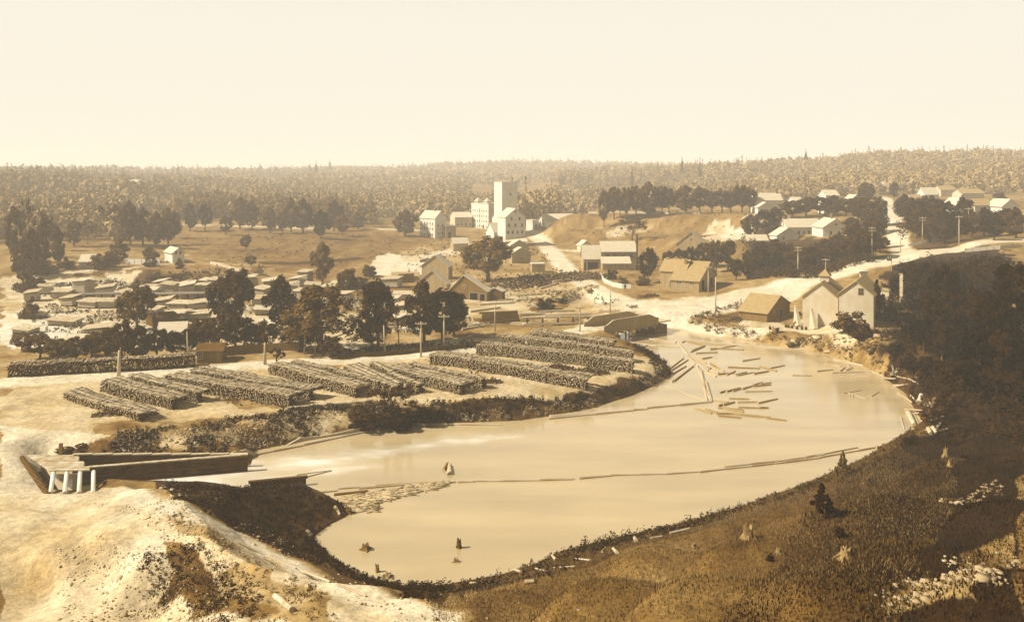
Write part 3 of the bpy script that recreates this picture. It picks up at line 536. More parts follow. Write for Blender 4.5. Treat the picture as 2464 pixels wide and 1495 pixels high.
def brush(name, polys, n, h, wd, mat, label, seed, per=14, clump=0., s=.14):
    rng = np.random.default_rng(seed); X, Y = area(polys, n, rng)
    if clump: m = fbm(X, Y, 5, 4, seed)+rng.uniform(-.1, .1, len(X)) > clump-.2; X, Y = X[m], Y[m]
    Z = hgt(X, Y); m = Z > .02; X, Y, Z = X[m], Y[m], Z[m]; k = len(X); H = h*rng.uniform(.4, 1.3, k)*(1+1.2*fbm(X, Y, 6, 3, seed+1)); W = wd*rng.uniform(.6, 1.3, k)
    t = rng.uniform(0, 1, (k, per)); a = rng.uniform(0, 6.28, (k, per)); r = np.sqrt(1-t**2*.85)*rng.uniform(.2, 1, (k, per))*.5*W[:, None]
    C = np.stack([X[:, None]+r*np.cos(a), Y[:, None]+r*np.sin(a), Z[:, None]+H[:, None]*t], 2).reshape(-1, 3)
    nv = np.stack([np.cos(a)*.6, np.sin(a)*.6, t*1.2], 2).reshape(-1, 3); Vq, Fq = quads(C, np.full(len(C), s), rng, nv); o = link(name, npmesh(name, Vq, Fq, [mat])); tag(o, label, kind='stuff')
HILL = [(936,430),(1030,402),(1030,640),(430,640),(430,592),(499,574),(560,548),(640,532),(740,504),(870,452)]
tufts('grass', [[(870,452),(800,484),(740,504),(640,532),(560,548),(499,574),(430,592),(430,640),(900,640),(960,460)]], 210000, .2, .1, 'grass_blade', 'rough grass over the near hillside', 11)
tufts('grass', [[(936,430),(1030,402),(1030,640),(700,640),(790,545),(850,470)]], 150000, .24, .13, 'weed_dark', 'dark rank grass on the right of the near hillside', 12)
brush('shoreline_weeds', [[(400,588),(480,571),(532,563),(561,549),(624,534),(686,520),(740,505),(742,512),(690,528),(640,540),(580,558),(560,578),(470,592),(400,600)]], 2600, .75, .8, 'weed_dark', 'dark weeds along the near shore', 13, 12, .14, s=.09)
brush('shoreline_weeds', [[(740,505),(800,484),(880,452),(925,432),(936,440),(880,462),(800,495),(742,514)]], 700, .4, .7, 'weed_dark', 'low dark weeds along the right shore', 26, 10, .22, s=.09)
brush('shoreline_weeds', [[(300,532),(333,551),(366,568),(403,578),(455,580),(500,570),(560,547),(640,529),(740,502),(800,482),(870,450),(925,432),(930,440),(870,462),(800,492),(740,514),(640,541),(560,560),(500,580),(455,592),(403,590),(362,582),(320,560)]], 9000, .35, .5, 'weed_dark', 'low dark weeds edging the whole near shore', 40, 9, .0, s=.07)
brush('bank_weeds', [[(400,402),(470,401),(560,399),(620,386),(655,374),(648,358),(632,347),(622,342),(640,347),(660,358),(674,375),(655,388),(628,399),(590,408),(520,414),(420,418)]], 9000, .9, 1.1, 'weed_dark', 'dark weeds along the wood yard bank', 14, 12, .08, s=.13)
brush('bank_weeds', [[(420,412),(520,412),(600,402),(600,408),(520,421),(420,424)]], 1400, .6, .8, 'weed_pale', 'pale weeds below the dark bank weeds', 15, 10, .2, s=.09)
brush('bank_weeds', [[(120,432),(200,424),(250,415),(330,405),(400,402),(400,424),(330,434),(258,448),(230,455),(150,457),(100,452)]], 5200, .7, .9, 'weed_dark', 'patchy dark weeds on the bank above the sluice', 16, 12, .2, s=.11)
brush('bank_weeds', [[(120,432),(200,424),(250,415),(330,405),(400,402),(400,424),(330,434),(258,448),(230,455),(150,457),(100,452)]], 4200, .5, .7, 'weed_pale', 'pale stalks on the bank above the sluice', 17, 9, .16, s=.08)
brush('bank_weeds', [[(664,322),(690,322),(760,332),(830,340),(850,346),(870,356),(885,368),(865,364),(827,352),(790,345),(748,338),(707,333),(682,327),(660,326)]], 3600, 1.0, 1.3, 'weed_mid', 'tall weeds on the north bank below the sheds', 18, 12, .1, s=.15)
brush('bank_weeds', [[(690,316),(745,303),(760,308),(755,322),(700,326)]], 700, .8, 1.2, 'weed_mid', 'weeds in the plot between road and shed', 19, 12, .1, s=.15)
brush('bank_weeds', [[(850,340),(905,330),(940,370),(950,420),(925,425),(905,392),(885,372)]], 2600, 1.0, 1.4, 'weed_dark', 'tangled undergrowth on the east bank', 20, 12, .05, s=.15)
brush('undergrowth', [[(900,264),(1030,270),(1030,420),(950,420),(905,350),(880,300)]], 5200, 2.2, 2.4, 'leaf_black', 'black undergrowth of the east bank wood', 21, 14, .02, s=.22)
brush('undergrowth', [[(900,380),(1030,392),(1030,445),(940,440),(925,415)]], 2600, .8, 1.4, 'weed_dark', 'dark brambles on the shaded slope of the east bank', 33, 14, .0, s=.13)
brush('undergrowth', [[(740,240),(800,262),(880,258),(880,262),(800,278),(750,280)], [(740,248),(770,252),(800,250),(870,240),(870,256),(800,262),(745,258)]], 2000, 3., 3.4, 'leaf_dark', 'dark undergrowth below the grove', 22, 14, .02, s=.35)
brush('undergrowth', [[(896,226),(1020,212),(1020,231),(905,240)]], 1500, 3., 3.4, 'leaf_dark', 'dark undergrowth of the village gardens', 27, 14, .02, s=.35)
brush('bank_weeds', [[(158,482),(210,485),(300,488),(350,510),(316,532),(330,556),(365,574),(455,588),(430,600),(362,583),(305,560),(240,532),(180,500)]], 9000, .5, .6, 'leaf_black', 'weeds on the spit and embankment side, blackened to stand for its shade', 23, 12, .0, s=.07)  # near-black leaf colour deepens the shade of this bank
brush('scrub', [[(160,540),(190,545),(235,580),(270,608),(240,620),(180,600),(150,570),(120,545)]], 1500, .5, .7, 'weed_dark', 'scrub patch on the embankment', 24, 12, .2, s=.07)
tufts('grass', [[(240,560),(330,600),(420,618),(420,640),(120,640),(150,570)]], 12000, .25, .12, 'weed_mid', 'thin grass on the embankment', 25, .25)
brush('weeds', [[(90,281),(230,272),(240,292),(150,296)]], 900, 1.6, 2., 'weed_dark', 'weeds on the cut bank of the ledge', 28, 10, .15, s=.25)
brush('weeds', [[(185,378),(225,376),(290,400),(240,408)]], 900, .4, .6, 'weed_mid', 'low weeds between the wood stacks', 29, 10, .05, s=.1)
brush('weeds', [[(390,345),(470,342),(486,346),(420,352),(330,357),(330,352)]], 900, .8, 1, 'weed_dark', 'weeds on the strip between the two roads', 30, 10, .15, s=.14)
brush('weeds', [[(535,290),(600,294),(615,300),(640,308),(610,312),(600,300),(540,296)]], 500, .8, 1.2, 'weed_dark', 'weeds round the little pond', 31, 10, .2, s=.16)
brush('scrub', [[(225,572),(262,566),(330,598),(345,625),(250,625)], [(165,512),(195,520),(240,545),(225,548),(180,530)]], 1600, .3, .5, 'weed_mid', 'low scrub along the track on the embankment', 34, 10, .18, s=.06)
brush('scrub', [[(400,256),(440,238),(540,250),(575,275),(600,292),(520,292),(440,290),(410,275)], [(300,290),(370,275),(440,300),(440,330),(360,335),(300,310)]], 2600, .8, 1.2, 'weed_dark', 'scattered scrub through the mill yard', 35, 9, .22, s=.2)
brush('scrub', [[(560,246),(640,252),(700,256),(745,260),(775,225),(765,214),(700,210),(600,210),(566,224)]], 1500, .5, 1.2, 'weed_mid', 'scattered scrub on the bare hill', 36, 9, .3, s=.2)
brush('scrub', [[(180,240),(260,232),(400,236),(400,252),(330,268),(240,270)]], 1100, .6, 1.6, 'weed_mid', 'scattered scrub in the pasture', 37, 9, .32, s=.25)
brush('scrub', [[(30,280),(200,280),(360,285),(380,330),(240,345),(60,345),(20,310)]], 3000, .9, 1.2, 'weed_dark', 'weeds between the lumber stacks', 38, 9, .18, s=.2)
def stones(name, polys, n, r, mat, label, seed, clump=0.):
    rng = np.random.default_rng(seed); X, Y = area(polys, n, rng)
    if clump: m = fbm(X, Y, 4, 4, seed)+rng.uniform(-.1, .1, len(X)) > clump-.2; X, Y = X[m], Y[m]
    Z = hgt(X, Y); m = Z > .02; X, Y, Z = X[m], Y[m], Z[m]; k = len(X)
    base = np.array([(1,0,0),(0,1,0),(-1,0,0),(0,-1,0),(.6,.6,.6),(-.6,.6,.6),(-.6,-.6,.6),(.6,-.6,.6),(0,0,-.8)]); fq = np.array([(0,1,4,4),(1,2,5,5),(2,3,6,6),(3,0,7,7),(4,5,6,7),(0,4,7,7),(1,5,4,4),(2,6,5,5),(3,7,6,6)])
    rr = r*rng.lognormal(0, .45, k); a = rng.uniform(0, 6.28, k); P = base[None]*rr[:, None, None]*rng.uniform(.65, 1.25, (k, 9, 3)); c, s = np.cos(a)[:, None], np.sin(a)[:, None]
    x, y = P[..., 0]*c-P[..., 1]*s, P[..., 0]*s+P[..., 1]*c; Vt = np.stack([x+X[:, None], y+Y[:, None], P[..., 2]*.7+Z[:, None]+rr[:, None]*.1], 2).reshape(-1, 3)
    tri = np.concatenate([fq[:4, :3], [(4,5,6),(4,6,7)], fq[5:, :3]]); fs = (np.arange(k)[:, None, None]*9+tri[None]).reshape(-1, 3)
    o = link(name, npmesh(name, Vt, fs, [mat])); tag(o, label, kind='stuff')
stones('rubble', [[(866,612),(868,592),(900,578),(935,575),(962,556),(1000,544),(1030,538),(1030,565),(985,580),(940,600),(900,622)], [(940,500),(975,484),(1000,478),(1005,492),(960,505)]], 15000, .12, 'rock', 'pale quarried rubble at the lower right corner', 41, .16)
stones('rubble', [[(150,482),(215,490),(290,535),(370,582),(470,598),(600,606),(560,625),(400,616),(330,592),(250,545),(170,502)]], 6000, .09, 'rock', 'pale stones along the embankment edge', 42, .2)
stones('rubble', [[(60,540),(150,545),(230,590),(230,625),(60,625)], [(90,500),(150,500),(260,560),(300,600),(200,560)]], 7000, .08, 'rock', 'loose pale stones on the embankment top', 43, .14)
stones('rubble', [[(120,436),(250,416),(320,412),(320,436),(250,450),(120,456)]], 2600, .18, 'rock', 'stones on the bank above the sluice', 44, .2)
stones('rubble', [[(500,283),(600,285),(600,297),(520,302),(450,300),(460,286)]], 2400, .4, 'rock', 'broken stone and slab waste in the mill yard', 45, .2)
stones('rubble', [[(785,338),(870,332),(880,340),(800,347)]], 300, .4, 'rock', 'white stones on the north bank', 46, .1)
#@@PART3
# ---------------------------------------------------------------- buildings
def bx(name, x0, x1, y0, y1, z0, z1, mat, parent): return MB().box(x0, x1, y0, y1, z0, z1).build(name, mat, parent)
def opening(root, face, p, z, w_, h_, w, d, mat='trim', dark='window_dark', door=False):
    """window or door on face R (y=0), L (x=0); p metres along the face"""
    f = MB(); t = .09; pr = .05
    a, b = p-w_/2, p+w_/2
    def B(m, a0, a1, n0, n1, z0, z1):
        if face == 'R': m.box(a0, a1, n0, n1, z0, z1)
        elif face == 'L': m.box(n0, n1, a0, a1, z0, z1)
        else: m.box(w-n1, w-n0, a0, a1, z0, z1)
    B(f, a-t, a, -pr, .1, z-t, z+h_+t); B(f, b, b+t, -pr, .1, z-t, z+h_+t); B(f, a, b, -pr, .1, z+h_, z+h_+t); B(f, a, b, -pr, .1, z-t, z)
    if not door: B(f, (a+b)/2-.03, (a+b)/2+.03, -pr*.8, .06, z, z+h_); B(f, a, b, -pr*.7, .06, z+h_/2-.03, z+h_/2+.03)
    o = f.build('door' if door else 'window', mat, root); g = MB(); B(g, a, b, -.02, .05, z, z+h_); g.build('panel' if door else 'pane', dark, o)
def house(name, label, uc, vc, wl, wr, th, hw, hr, ridge='R', wall='white_paint', roof='pale_shingle', Y=None, rp=.5, ov=.4, w=None, d=None, wins=(), doors=(), chim=(), cat='house', group=None, hwb=None, flat=False, gm_=None, cup=()):
    x, y, z = G(uc, vc)
    if Y is not None and abs(y-Y)/Y > .3: x, y = (uc-CU)/F*Y, Y
    z = CAMZ-(vc-HV)*y/F
    s = y/F; t = x/y; c_, s_ = math.cos(R(th)), math.sin(R(th))
    w = w or wr*s/max(.15, c_-t*s_); d = d or wl*s/max(.15, s_+t*c_); hw *= s; hr *= s; hwb = hw if hwb is None else hwb*s
    root = empty(name, (x, y, z), R(th), label, cat, group)
    zs = [hz(x+a*c_-b*s_, y+a*s_+b*c_) for a in (0, w) for b in (0, d)]; zb = min(min(zs)-z-.4, -.3)
    if ridge == 'R': A, Cc = w, d; mp = lambda a, c, zz: (a, c, zz)
    else: A, Cc = d, w; mp = lambda a, c, zz: (c, a, zz)
    rc = rp*Cc; m = MB()
    prof = [(0, zb), (0, hw), (rc, hr), (Cc, hwb), (Cc, zb)] if not flat else [(0, zb), (0, hw), (Cc, hw), (Cc, zb)]
    k = len(prof); pts = [mp(a, c, zz) for a in (0, A) for c, zz in prof]
    fs = [tuple(range(k)), tuple(range(2*k-1, k-1, -1))]+[(i, i+k, i+k+1, i+1) for i in range(k-1)]
    if ridge == 'R': fs = [f[::-1] for f in fs]
    m.poly(pts, [f[::-1] for f in fs]).build('wall', wall, root)
    th_ = .16
    if flat:
        ro = bx('roof', -ov*.5, w+ov*.5, -ov*.5, d+ov*.5, hw+.003, hw+.3, roof, root)
    else:
        rm = MB()
        for (c0, z0), (c1, z1) in (((0, hw), (rc, hr)), ((Cc, hwb), (rc, hr))):
            if abs(c1-c0) < .01: continue
            sl = (z1-z0)/(c1-c0); cs = c0-math.copysign(ov, c1-c0); z0_ = z0+sl*(cs-c0)+.02; z1_ = z1+.02
            P = [mp(-ov, cs, z0_), mp(A+ov, cs, z0_), mp(A+ov, c1, z1_), mp(-ov, c1, z1_)]; P += [(p[0], p[1], p[2]+th_) for p in P]
            rm.poly(P, [(0, 1, 2, 3), (7, 6, 5, 4), (0, 4, 5, 1), (1, 5, 6, 2), (2, 6, 7, 3), (3, 7, 4, 0)])
        ro = rm.build('roof', roof, root)
    for fc, fr, zz, ww, hh in wins: opening(root, fc, fr*(w if fc == 'R' else d), zz, ww, hh, w, d, 'trim' if wall not in ('white_paint', 'cream_wall') else 'tan_board')
    for fc, fr, ww, hh in doors: opening(root, fc, fr*(w if fc == 'R' else d), .05, ww, hh, w, d, 'trim' if wall not in ('white_paint', 'cream_wall') else 'tan_board', 'dark_void', True)
    for fx, fy_, zt in chim: 
        ch = bx('chimney', fx*w-.45, fx*w+.45, fy_*d-.4, fy_*d+.4, min(hw, hr)*.8, hr+zt, 'brick', ro); bx('cap', fx*w-.55, fx*w+.55, fy_*d-.5, fy_*d+.5, hr+zt+.002, hr+zt+.18, 'stone', ch)
    for fx, fy_, q, hh in cup:
        z0 = (hw if flat else hr)-.3; cb = bx('cupola', fx*w-q, fx*w+q, fy_*d-q, fy_*d+q, z0, z0+hh, wall, root); q2 = q*1.35; z1 = z0+hh+.002
        MB().poly([(fx*w-q2, fy_*d-q2, z1), (fx*w+q2, fy_*d-q2, z1), (fx*w+q2, fy_*d+q2, z1), (fx*w-q2, fy_*d+q2, z1), (fx*w, fy_*d, z1+q*1.5)], [(0, 3, 2, 1), (0, 1, 4), (1, 2, 4), (2, 3, 4), (3, 0, 4)]).build('cap', roof, cb)
    return root
# mill group
grid = lambda fc, xs_, zs_, w_=.9, h_=1.5: [(fc, a, z_, w_, h_) for a in xs_ for z_ in zs_]
house('mill_tower', 'tall pale windowless tower, the highest building of the mill', 502, 237, 8, 15.5, 25, 55, 55, wall='white_paint', flat=True, Y=500, roof='pale_shingle', cat='tower', wins=[('R', .55, 24, 1, 1.2)])
house('mill_building', 'white four storey mill block with two small cupolas on its roof', 488.5, 229, 17.5, 14.5, 38, 25.5, 25.5, flat=True, Y=520, wins=grid('L', (.12, .26, .38, .64, .78, .9), (1, 4.4, 7.8, 11.2), .6, 1.3)+[('L', .51, z_, .7, 2.3) for z_ in (.8, 4, 7.4, 10.8)]+grid('R', (.2, .45, .7), (1.2, 4.6), .7, 1.2), doors=[('L', .3, 1.3, 2.6)], cup=((.25, .25, 1.7, 1.6), (.25, .8, 1.7, 1.6)), cat='mill')
house('mill_building', 'gabled white mill with rows of windows right of the tower', 505.5, 246.5, 8, 20, 20, 29.5, 38, 'L', Y=470, wins=[('R', x_, z_, .9, 1.5) for z_, q in ((13.6, (.3, .7)), (10.2, (.18, .5, .84)), (6.6, (.14, .36, .6, .84))) for x_ in q]+[('R', .5, 17.4, .8, .9)], cat='mill')
for (ul, ur_, vt, vb_, hh) in ((504.5, 526, 236, 241.5, 1),):
    x, y, _ = 0, 461, 0; xa, xb = (ul-CU)/F*y, (ur_-CU)/F*y; za = CAMZ-(vt-HV)*y/F; zb_ = CAMZ-(vb_-HV)*y/F; o = empty('porch', (xa, y, 0), 0, 'long skirt roof over the loading side of the gabled mill', 'porch')
    MB().poly([(0, 0, zb_), (xb-xa+1, 0, zb_), (xb-xa, 5, za), (0, 5, za), (0, 0, zb_+.2), (xb-xa+1, 0, zb_+.2), (xb-xa, 5, za+.2), (0, 5, za+.2)], [(0, 3, 2, 1), (4, 5, 6, 7), (0, 1, 5, 4), (1, 2, 6, 5), (2, 3, 7, 6), (3, 0, 4, 7)]).build('roof', 'pale_shingle', o)
    for i in range(6): bx('post', .3+i*2.1, .5+i*2.1, .2, .4, hz(xa+i*2, y)-.2, zb_, 'tan_board', o)
house('mill_wing', 'low white wing with a sloping roof left of the gabled mill', 494, 243, 8, 13, 24, 11, 20, 'R', Y=474, wins=grid('R', (.3, .7), (1, 3.6), .9, 1.3), cat='mill')
house('mill_link', 'shaded block with a pale roof behind the mill wing', 496, 232, 4, 10, 24, 14, 17, 'R', Y=506, cat='mill', wins=grid('R', (.3, .7), (2,), .8, 1.2))
house('tall_store', 'tall white store with a steep roof, leftmost of the mill group', 435, 238, 15.5, 11.5, 42, 20, 27, 'L', Y=510, wins=grid('L', (.15, .32, .5, .68, .85), (1.2, 4.6, 7.6), .7, 1.2)+grid('R', (.3, .65), (2, 6.5), .7, 1.3), doors=[('L', .42, 1.1, 2.2)], chim=((.5, .35, 1.6),), cat='store')
house('annex', 'small dark annex with a white doorway beside the tall white store', 446, 238, 4, 10, 20, 12, 12, flat=True, wall='tan_board', Y=505, doors=[('R', .35, 1.6, 3.6)], cat='shed')
house('long_store', 'low gabled store between the tall white store and the mill block', 455, 227, 5, 17, 14, 10, 14.5, 'R', Y=540, wall='cream_wall', doors=[('L', .5, 1, 2.2)], wins=grid('R', (.15, .4, .65, .9), (1.2,), .8, 1.2), cat='store')
house('white_shed', 'long white shed under the nose of the bare hill', 547.5, 227.5, 9, 30, 14, 6, 13, 'R', Y=560, wall='white_paint', doors=[('R', .3, 3, 2.4)], wins=[('L', .5, 3.2, .8, 1)], cat='shed')
house('boiler_house', 'small white boiler house at the foot of two thin smokestacks', 533, 229, 7, 6, 45, 9, 9, flat=True, Y=555, doors=[('R', .5, 1.4, 2.6)], cat='shed')
for u, vt, l in ((536, 191.5, 'taller of the two thin smokestacks beside the mill'), (539.8, 200, 'shorter of the two thin smokestacks beside the mill')):
    Yk = 552; xk = (u-CU)/F*Yk; zk = hz(xk, Yk); o = empty('smokestack', (xk, Yk, zk), 0, l, 'smokestack'); hk = CAMZ-(vt-HV)*Yk/F-zk
    MB().tube([(0, 0, -.5), (0, 0, hk)], [.42, .34], 12).build('stack', 'dark_pole', o, smooth=True); MB().tube([(0, 0, hk-.5), (0, 0, hk-.1)], .48, 12).build('collar', 'dark_pole', o)
house('shed', 'weathered shed with a pale roof left of the lone willow', 453.5, 251, 3, 15, 18, 8, 13, 'R', 'tan_board', cat='shed', doors=[('R', .85, 1.2, 2.2)])
house('shed', 'rear one of two stepped gabled sheds right of the willow', 509, 255, 3, 20, 22, 9, 15, 'L', 'tan_board', cat='shed')
house('shed', 'front one of two stepped gabled sheds right of the willow', 512, 263, 3, 19, 25, 10, 15.5, 'L', 'tan_board', cat='shed', wins=[('R', .5, 1.4, .9, .9)])
house('shed', 'small flat roofed shed beside the curving mill road', 532, 272, 2, 13, 6, 8, 8, wall='tan_board', flat=True, cat='shed', d=5)
# barns
house('barn', 'tall gabled barn with vertical boards behind the long barn', 448.5, 279, 27, 4, 72, 13, 23.5, 'R', 'tan_board', cat='barn')
house('barn', 'long barn with a wide pale roof at the near edge of the mill yard', 487, 301, 38, 4, 72, 10, 25, 'R', 'brown_board', rp=.62, cat='barn', doors=[('L', .35, 2.6, 2.4), ('L', .12, 1.6, 2.2)], wins=[('L', .6, 4, .8, .8)])
house('barn', 'half hidden gabled barn behind the mottled trees', 447, 293, 30, 3, 72, 10, 22, 'R', 'tan_board', cat='barn')
house('shed', 'low dark lean shed against the right end of the long barn', 502, 300, 14, 3, 70, 9, 12, 'R', 'dark_board', cat='shed')
house('shed', 'low pale roofed shed beside the board fence', 392, 281, 2, 26, 4, 5, 8, 'R', 'tan_board', 'tan_shingle', cat='shed', d=6)
house('smithy', 'long board building with a lean porch roof and tall thin stack', 602, 268, 2, 34, 3, 17, 26, 'R', 'tan_board', 'pale_shingle', cat='workshop', d=9, wins=grid('R', (.15, .38, .62, .85), (4.2,), 1.5, 1.3))
house('porch', 'low lean roof along the front of the long board building', 602.5, 270, 2, 28, 3, 7, 12.5, 'R', 'tan_board', 'pale_shingle', cat='porch', d=4.0, rp=.97)
house('wagon_shed', 'open fronted wagon shed with two roof steps left of the smithy', 583.5, 270, 2, 17, 3, 12, 24, 'R', 'tan_board', 'pale_shingle', cat='shed', d=8, doors=[('R', .1, .8, 3.2), ('R', .55, 4.2, 3.2)])
house('hut', 'small gabled hut behind the wagon shed', 581, 252, 4, 11, 15, 7, 11.5, 'L', 'cream_wall', 'pale_shingle', cat='hut')
xk, yk, zk = G(637, 270); o = empty('smokestack', (xk, yk, zk), 0, 'tall thin black stack at the right end of the long board building', 'smokestack'); hk = CAMZ-(234.5-HV)*yk/F-zk
MB().tube([(0, 0, -.3), (0, 0, hk)], [.36, .3], 12).build('stack', 'dark_void', o, smooth=True); MB().tube([(0, 0, hk-.4), (0, 0, hk+.05)], .42, 12).build('collar', 'dark_pole', o)
house('barn', 'gabled barn with a wide bright roof at the foot of the hill', 706, 251, 30, 3, 74, 7, 19, 'R', 'tan_board', cat='barn', wins=[('L', .5, 4.6, 1, 1)])
house('river_house', 'gabled river house with big dark wagon doors in its end', 699, 292, 29, 18, 62, 11, 27, 'L', 'tan_board', 'tan_shingle', cat='house', rp=.62, chim=((.45, .75, .8),), doors=[('R', .22, 3.0, 3.4), ('R', .72, 3, 3.2)], wins=[('L', .25, 2.4, 1.6, .8), ('L', .7, 2.4, 1.6, .8)], Y=258)
house('river_house', 'taller two storey house joined behind the gabled river house', 685, 288.5, 25, 10, 62, 17, 27.5, 'L', 'tan_board', 'tan_shingle', cat='house', wins=[('L', .3, 4.2, .9, 1.5), ('L', .22, .9, .9, 1.4)], doors=[('L', .55, 1.2, 2.2)], chim=((.5, .9, .3),))
# north bank
house('shed', 'low long board shed beside the twin gabled building', 767, 322, 29, 24, 52, 9, 23, 'L', 'brown_board', 'tan_shingle', cat='shed', rp=.55, hwb=12, doors=[('R', .6, 1.3, 2.3)], wins=[('R', .3, 1.4, .9, .9)])
g1 = house('ice_house', 'left gable of the twin white building, with a slatted ridge cupola', 838, 325, 36, 14, 62, 27, 41, 'R', 'cream_wall', 'tan_shingle', cat='store house', Y=222, cup=((.5, .5, 1.15, 1.5),), w=15)
house('ice_house', 'right gable of the twin white building, with a dark square hatch', 873.5, 327, 35, 14, 62, 32, 45, 'R', 'cream_wall', 'tan_shingle', cat='store house', Y=213, w=15, wins=[('L', .36, 7.4, 1.1, 1.5)])
for u, vb, ll in ((797.5, 325, 'left leaning timber buttress at the white gable wall'), (813.5, 328, 'middle leaning timber buttress at the white gable wall')):
    x, y, z = G(u, vb); o = empty('buttress', (x, y, z), R(10), ll, 'buttress'); MB().poly([(-.5, -1.6, -.2), (.5, -1.6, -.2), (.5, 1.2, -.2), (-.5, 1.2, -.2), (-.25, .9, 5), (.25, .9, 5), (.25, 1.2, 5), (-.25, 1.2, 5)], [(0, 3, 2, 1), (4, 5, 6, 7), (0, 1, 5, 4), (1, 2, 6, 5), (2, 3, 7, 6), (3, 0, 4, 7)]).build('brace', 'cream_wall', o); bx('sole', -.7, .7, -1.8, -1.2, -.15, .15, 'dark_board', o)
house('privy', 'tiny board privy on the weedy river bank', 775, 334, 1, 4.4, 12, 6.6, 8.4, 'R', 'brown_board', 'pale_shingle', cat='privy', d=1.3, ov=.15, doors=[('R', .5, .6, 1.4)])
x, y, z = G(903, 300); zt = CAMZ-(274-HV)*y/F; o = empty('chimney', (x, y, z), R(20), 'lone stone chimney standing among ruins by the black wood', 'chimney'); bx('shaft', -.6, .6, -.6, .6, -.5, zt-z, 'stone', o); bx('cap', -.7, .7, -.7, .7, zt-z+.003, zt-z+.25, 'stone', o)
house('ruin', 'broken pale wall of a ruined shed below the lone chimney', 889, 300, 8, 10, 50, 9, 9, wall='cream_wall', flat=True, roof='tan_shingle', cat='ruin', w=4.4, d=3.4)
# village
def vh(label, uc, vc, wl, wr, th, hw, hr, ridge='R', Y=None, **k): return house('house', label, uc, vc, wl, wr, th, hw, hr, ridge, Y=Y, ov=.5, **k)
vh('white two storey house on the hill crest beyond the grove', 755, 212.5, 2, 27, 4, 13, 19.5, 'R', 400, d=8, wins=grid('R', (.1, .9), (1, 3.6), .9, 1.3), chim=((.15, .5, 1), (.9, .5, 1)))
vh('white gabled front wing of the hill crest house', 758, 213.5, 2, 16, 4, 6.5, 11.5, 'L', 395, d=5, wins=grid('R', (.2, .42, .58, .8), (.8,), .7, 1.5))
vh('long white house with a wide pale roof inside the dark grove', 787, 236, 3, 34, 5, 9.5, 17, 'R', 345, d=9, wall='white_paint', wins=grid('R', (.12, .35, .5, .65, .8, .92), (.9,), .9, 1.6), chim=((.02, .5, 1),))
vh('white gabled end of the long house with a big chimney', 823, 236.5, 3, 26, 5, 9.5, 18, 'L', 342, d=12, wins=grid('R', (.3, .62), (.9,), .9, 1.6)+[('R', .5, 5.2, .8, .8)], chim=((.48, .3, 2.2),))
vh('low white wing at the lower left of the long white house', 777, 241, 5, 22, 12, 6, 13, 'L', 335, d=7, wins=grid('R', (.3,), (.8,), .8, 1.2))
house('shed', 'pale roofed shed left of the dark grove', 748, 244, 2, 20, 4, 4, 9, 'R', 'tan_board', 'pale_shingle', cat='shed', Y=345, d=6)
vh('distant house with a wide roof at the top of the village street', 876, 195, 3, 15, 8, 9, 13.5, 'R', 540, d=9, wall='tan_board', wins=grid('R', (.3, .7), (1.5,), 1, 1.6))
vh('pale roofed house glimpsed above the dark grove', 826, 201, 3, 13, 8, 6, 11, 'R', 470, d=9, wins=grid('R', (.4, .7), (1,), .9, 1.3))
vh('small white gabled house at the right end of the grove top', 851, 206, 2, 11, 8, 7, 11.5, 'L', 430, d=8, wins=grid('R', (.5,), (1.5,), .9, 1.2))
vh('small pale house half hidden at the left of the grove top', 793, 205, 2, 9, 8, 5, 8, 'R', 450, d=7)
vh('white house with a tall blank roof right of the street', 925, 202, 3, 14, 10, 8, 14.5, 'R', 450, d=9, wins=grid('R', (.3,), (1.2,), .9, 1.3))
vh('pale house with a lower side roof right of the street', 911, 203, 3, 12, 10, 5, 8.5, 'R', 440, d=8, roof='tan_shingle', wall='cream_wall')
vh('far white house among the right village trees', 941, 196, 3, 15, 10, 6.5, 10.5, 'R', 500, d=9, chim=((.1, .5, 1.2), (.9, .5, 1)), roof='tan_shingle', wall='cream_wall')
vh('gabled house peeping between the right village trees', 955, 214, 3, 14, 12, 9, 16, 'L', 400, d=9, wins=grid('R', (.5,), (2.6,), .9, 1.3))
vh('large pale roofed house near the right edge of the village', 975, 214, 5, 20, 14, 9, 15, 'R', 380, d=10, wins=grid('R', (.4, .7), (1,), 1, 1.4), roof='tan_shingle', wall='cream_wall')
vh('farthest white house at the right edge of the village', 962, 198, 3, 22, 10, 5, 9, 'R', 490, d=10, roof='tan_shingle', wall='cream_wall')
vh('gabled house at the far right edge of the picture', 1002, 216, 4, 16, 14, 10, 17, 'L', 360, d=10, wins=grid('R', (.5,), (2.6,), .9, 1.3))
# left houses
vh('small white two storey house with a paired window gable on the left ledge', 172.5, 263, 8, 12, 38, 10.5, 15, 'L', None, wins=[('R', .3, 3.5, .7, 1.1), ('R', .66, 3.5, .7, 1.1)], doors=[('R', .55, .9, 1.8)])
house('shed', 'square white shed with a bright roof at the far left', 79, 268.5, 4, 15.5, 12, 7, 13, 'R', 'cream_wall', 'pale_shingle', cat='shed')
house('shed', 'far pale barn roof on the hazy rise at the far left', 126, 184, 2, 12, 5, 2.5, 4.5, 'R', 'white_paint', 'pale_shingle', cat='shed', Y=900, d=10)
house('house', 'dark board house with two pale gable windows among the orchard trees', 163.5, 331, 18, 18, 40, 11, 15, 'R', 'dark_board', 'dark_shingle', cat='house', Y=232, wins=[('L', .4, 3.0, .7, 1.2), ('L', .62, 3, .7, 1.2), ('R', .3, .8, .8, 1.3)])
house('shed', 'shed with a broad pale roof in front of the dark board house', 157, 345, 4, 27, 12, 8, 19.5, 'R', 'tan_board', 'pale_shingle', cat='shed', Y=216, d=9)
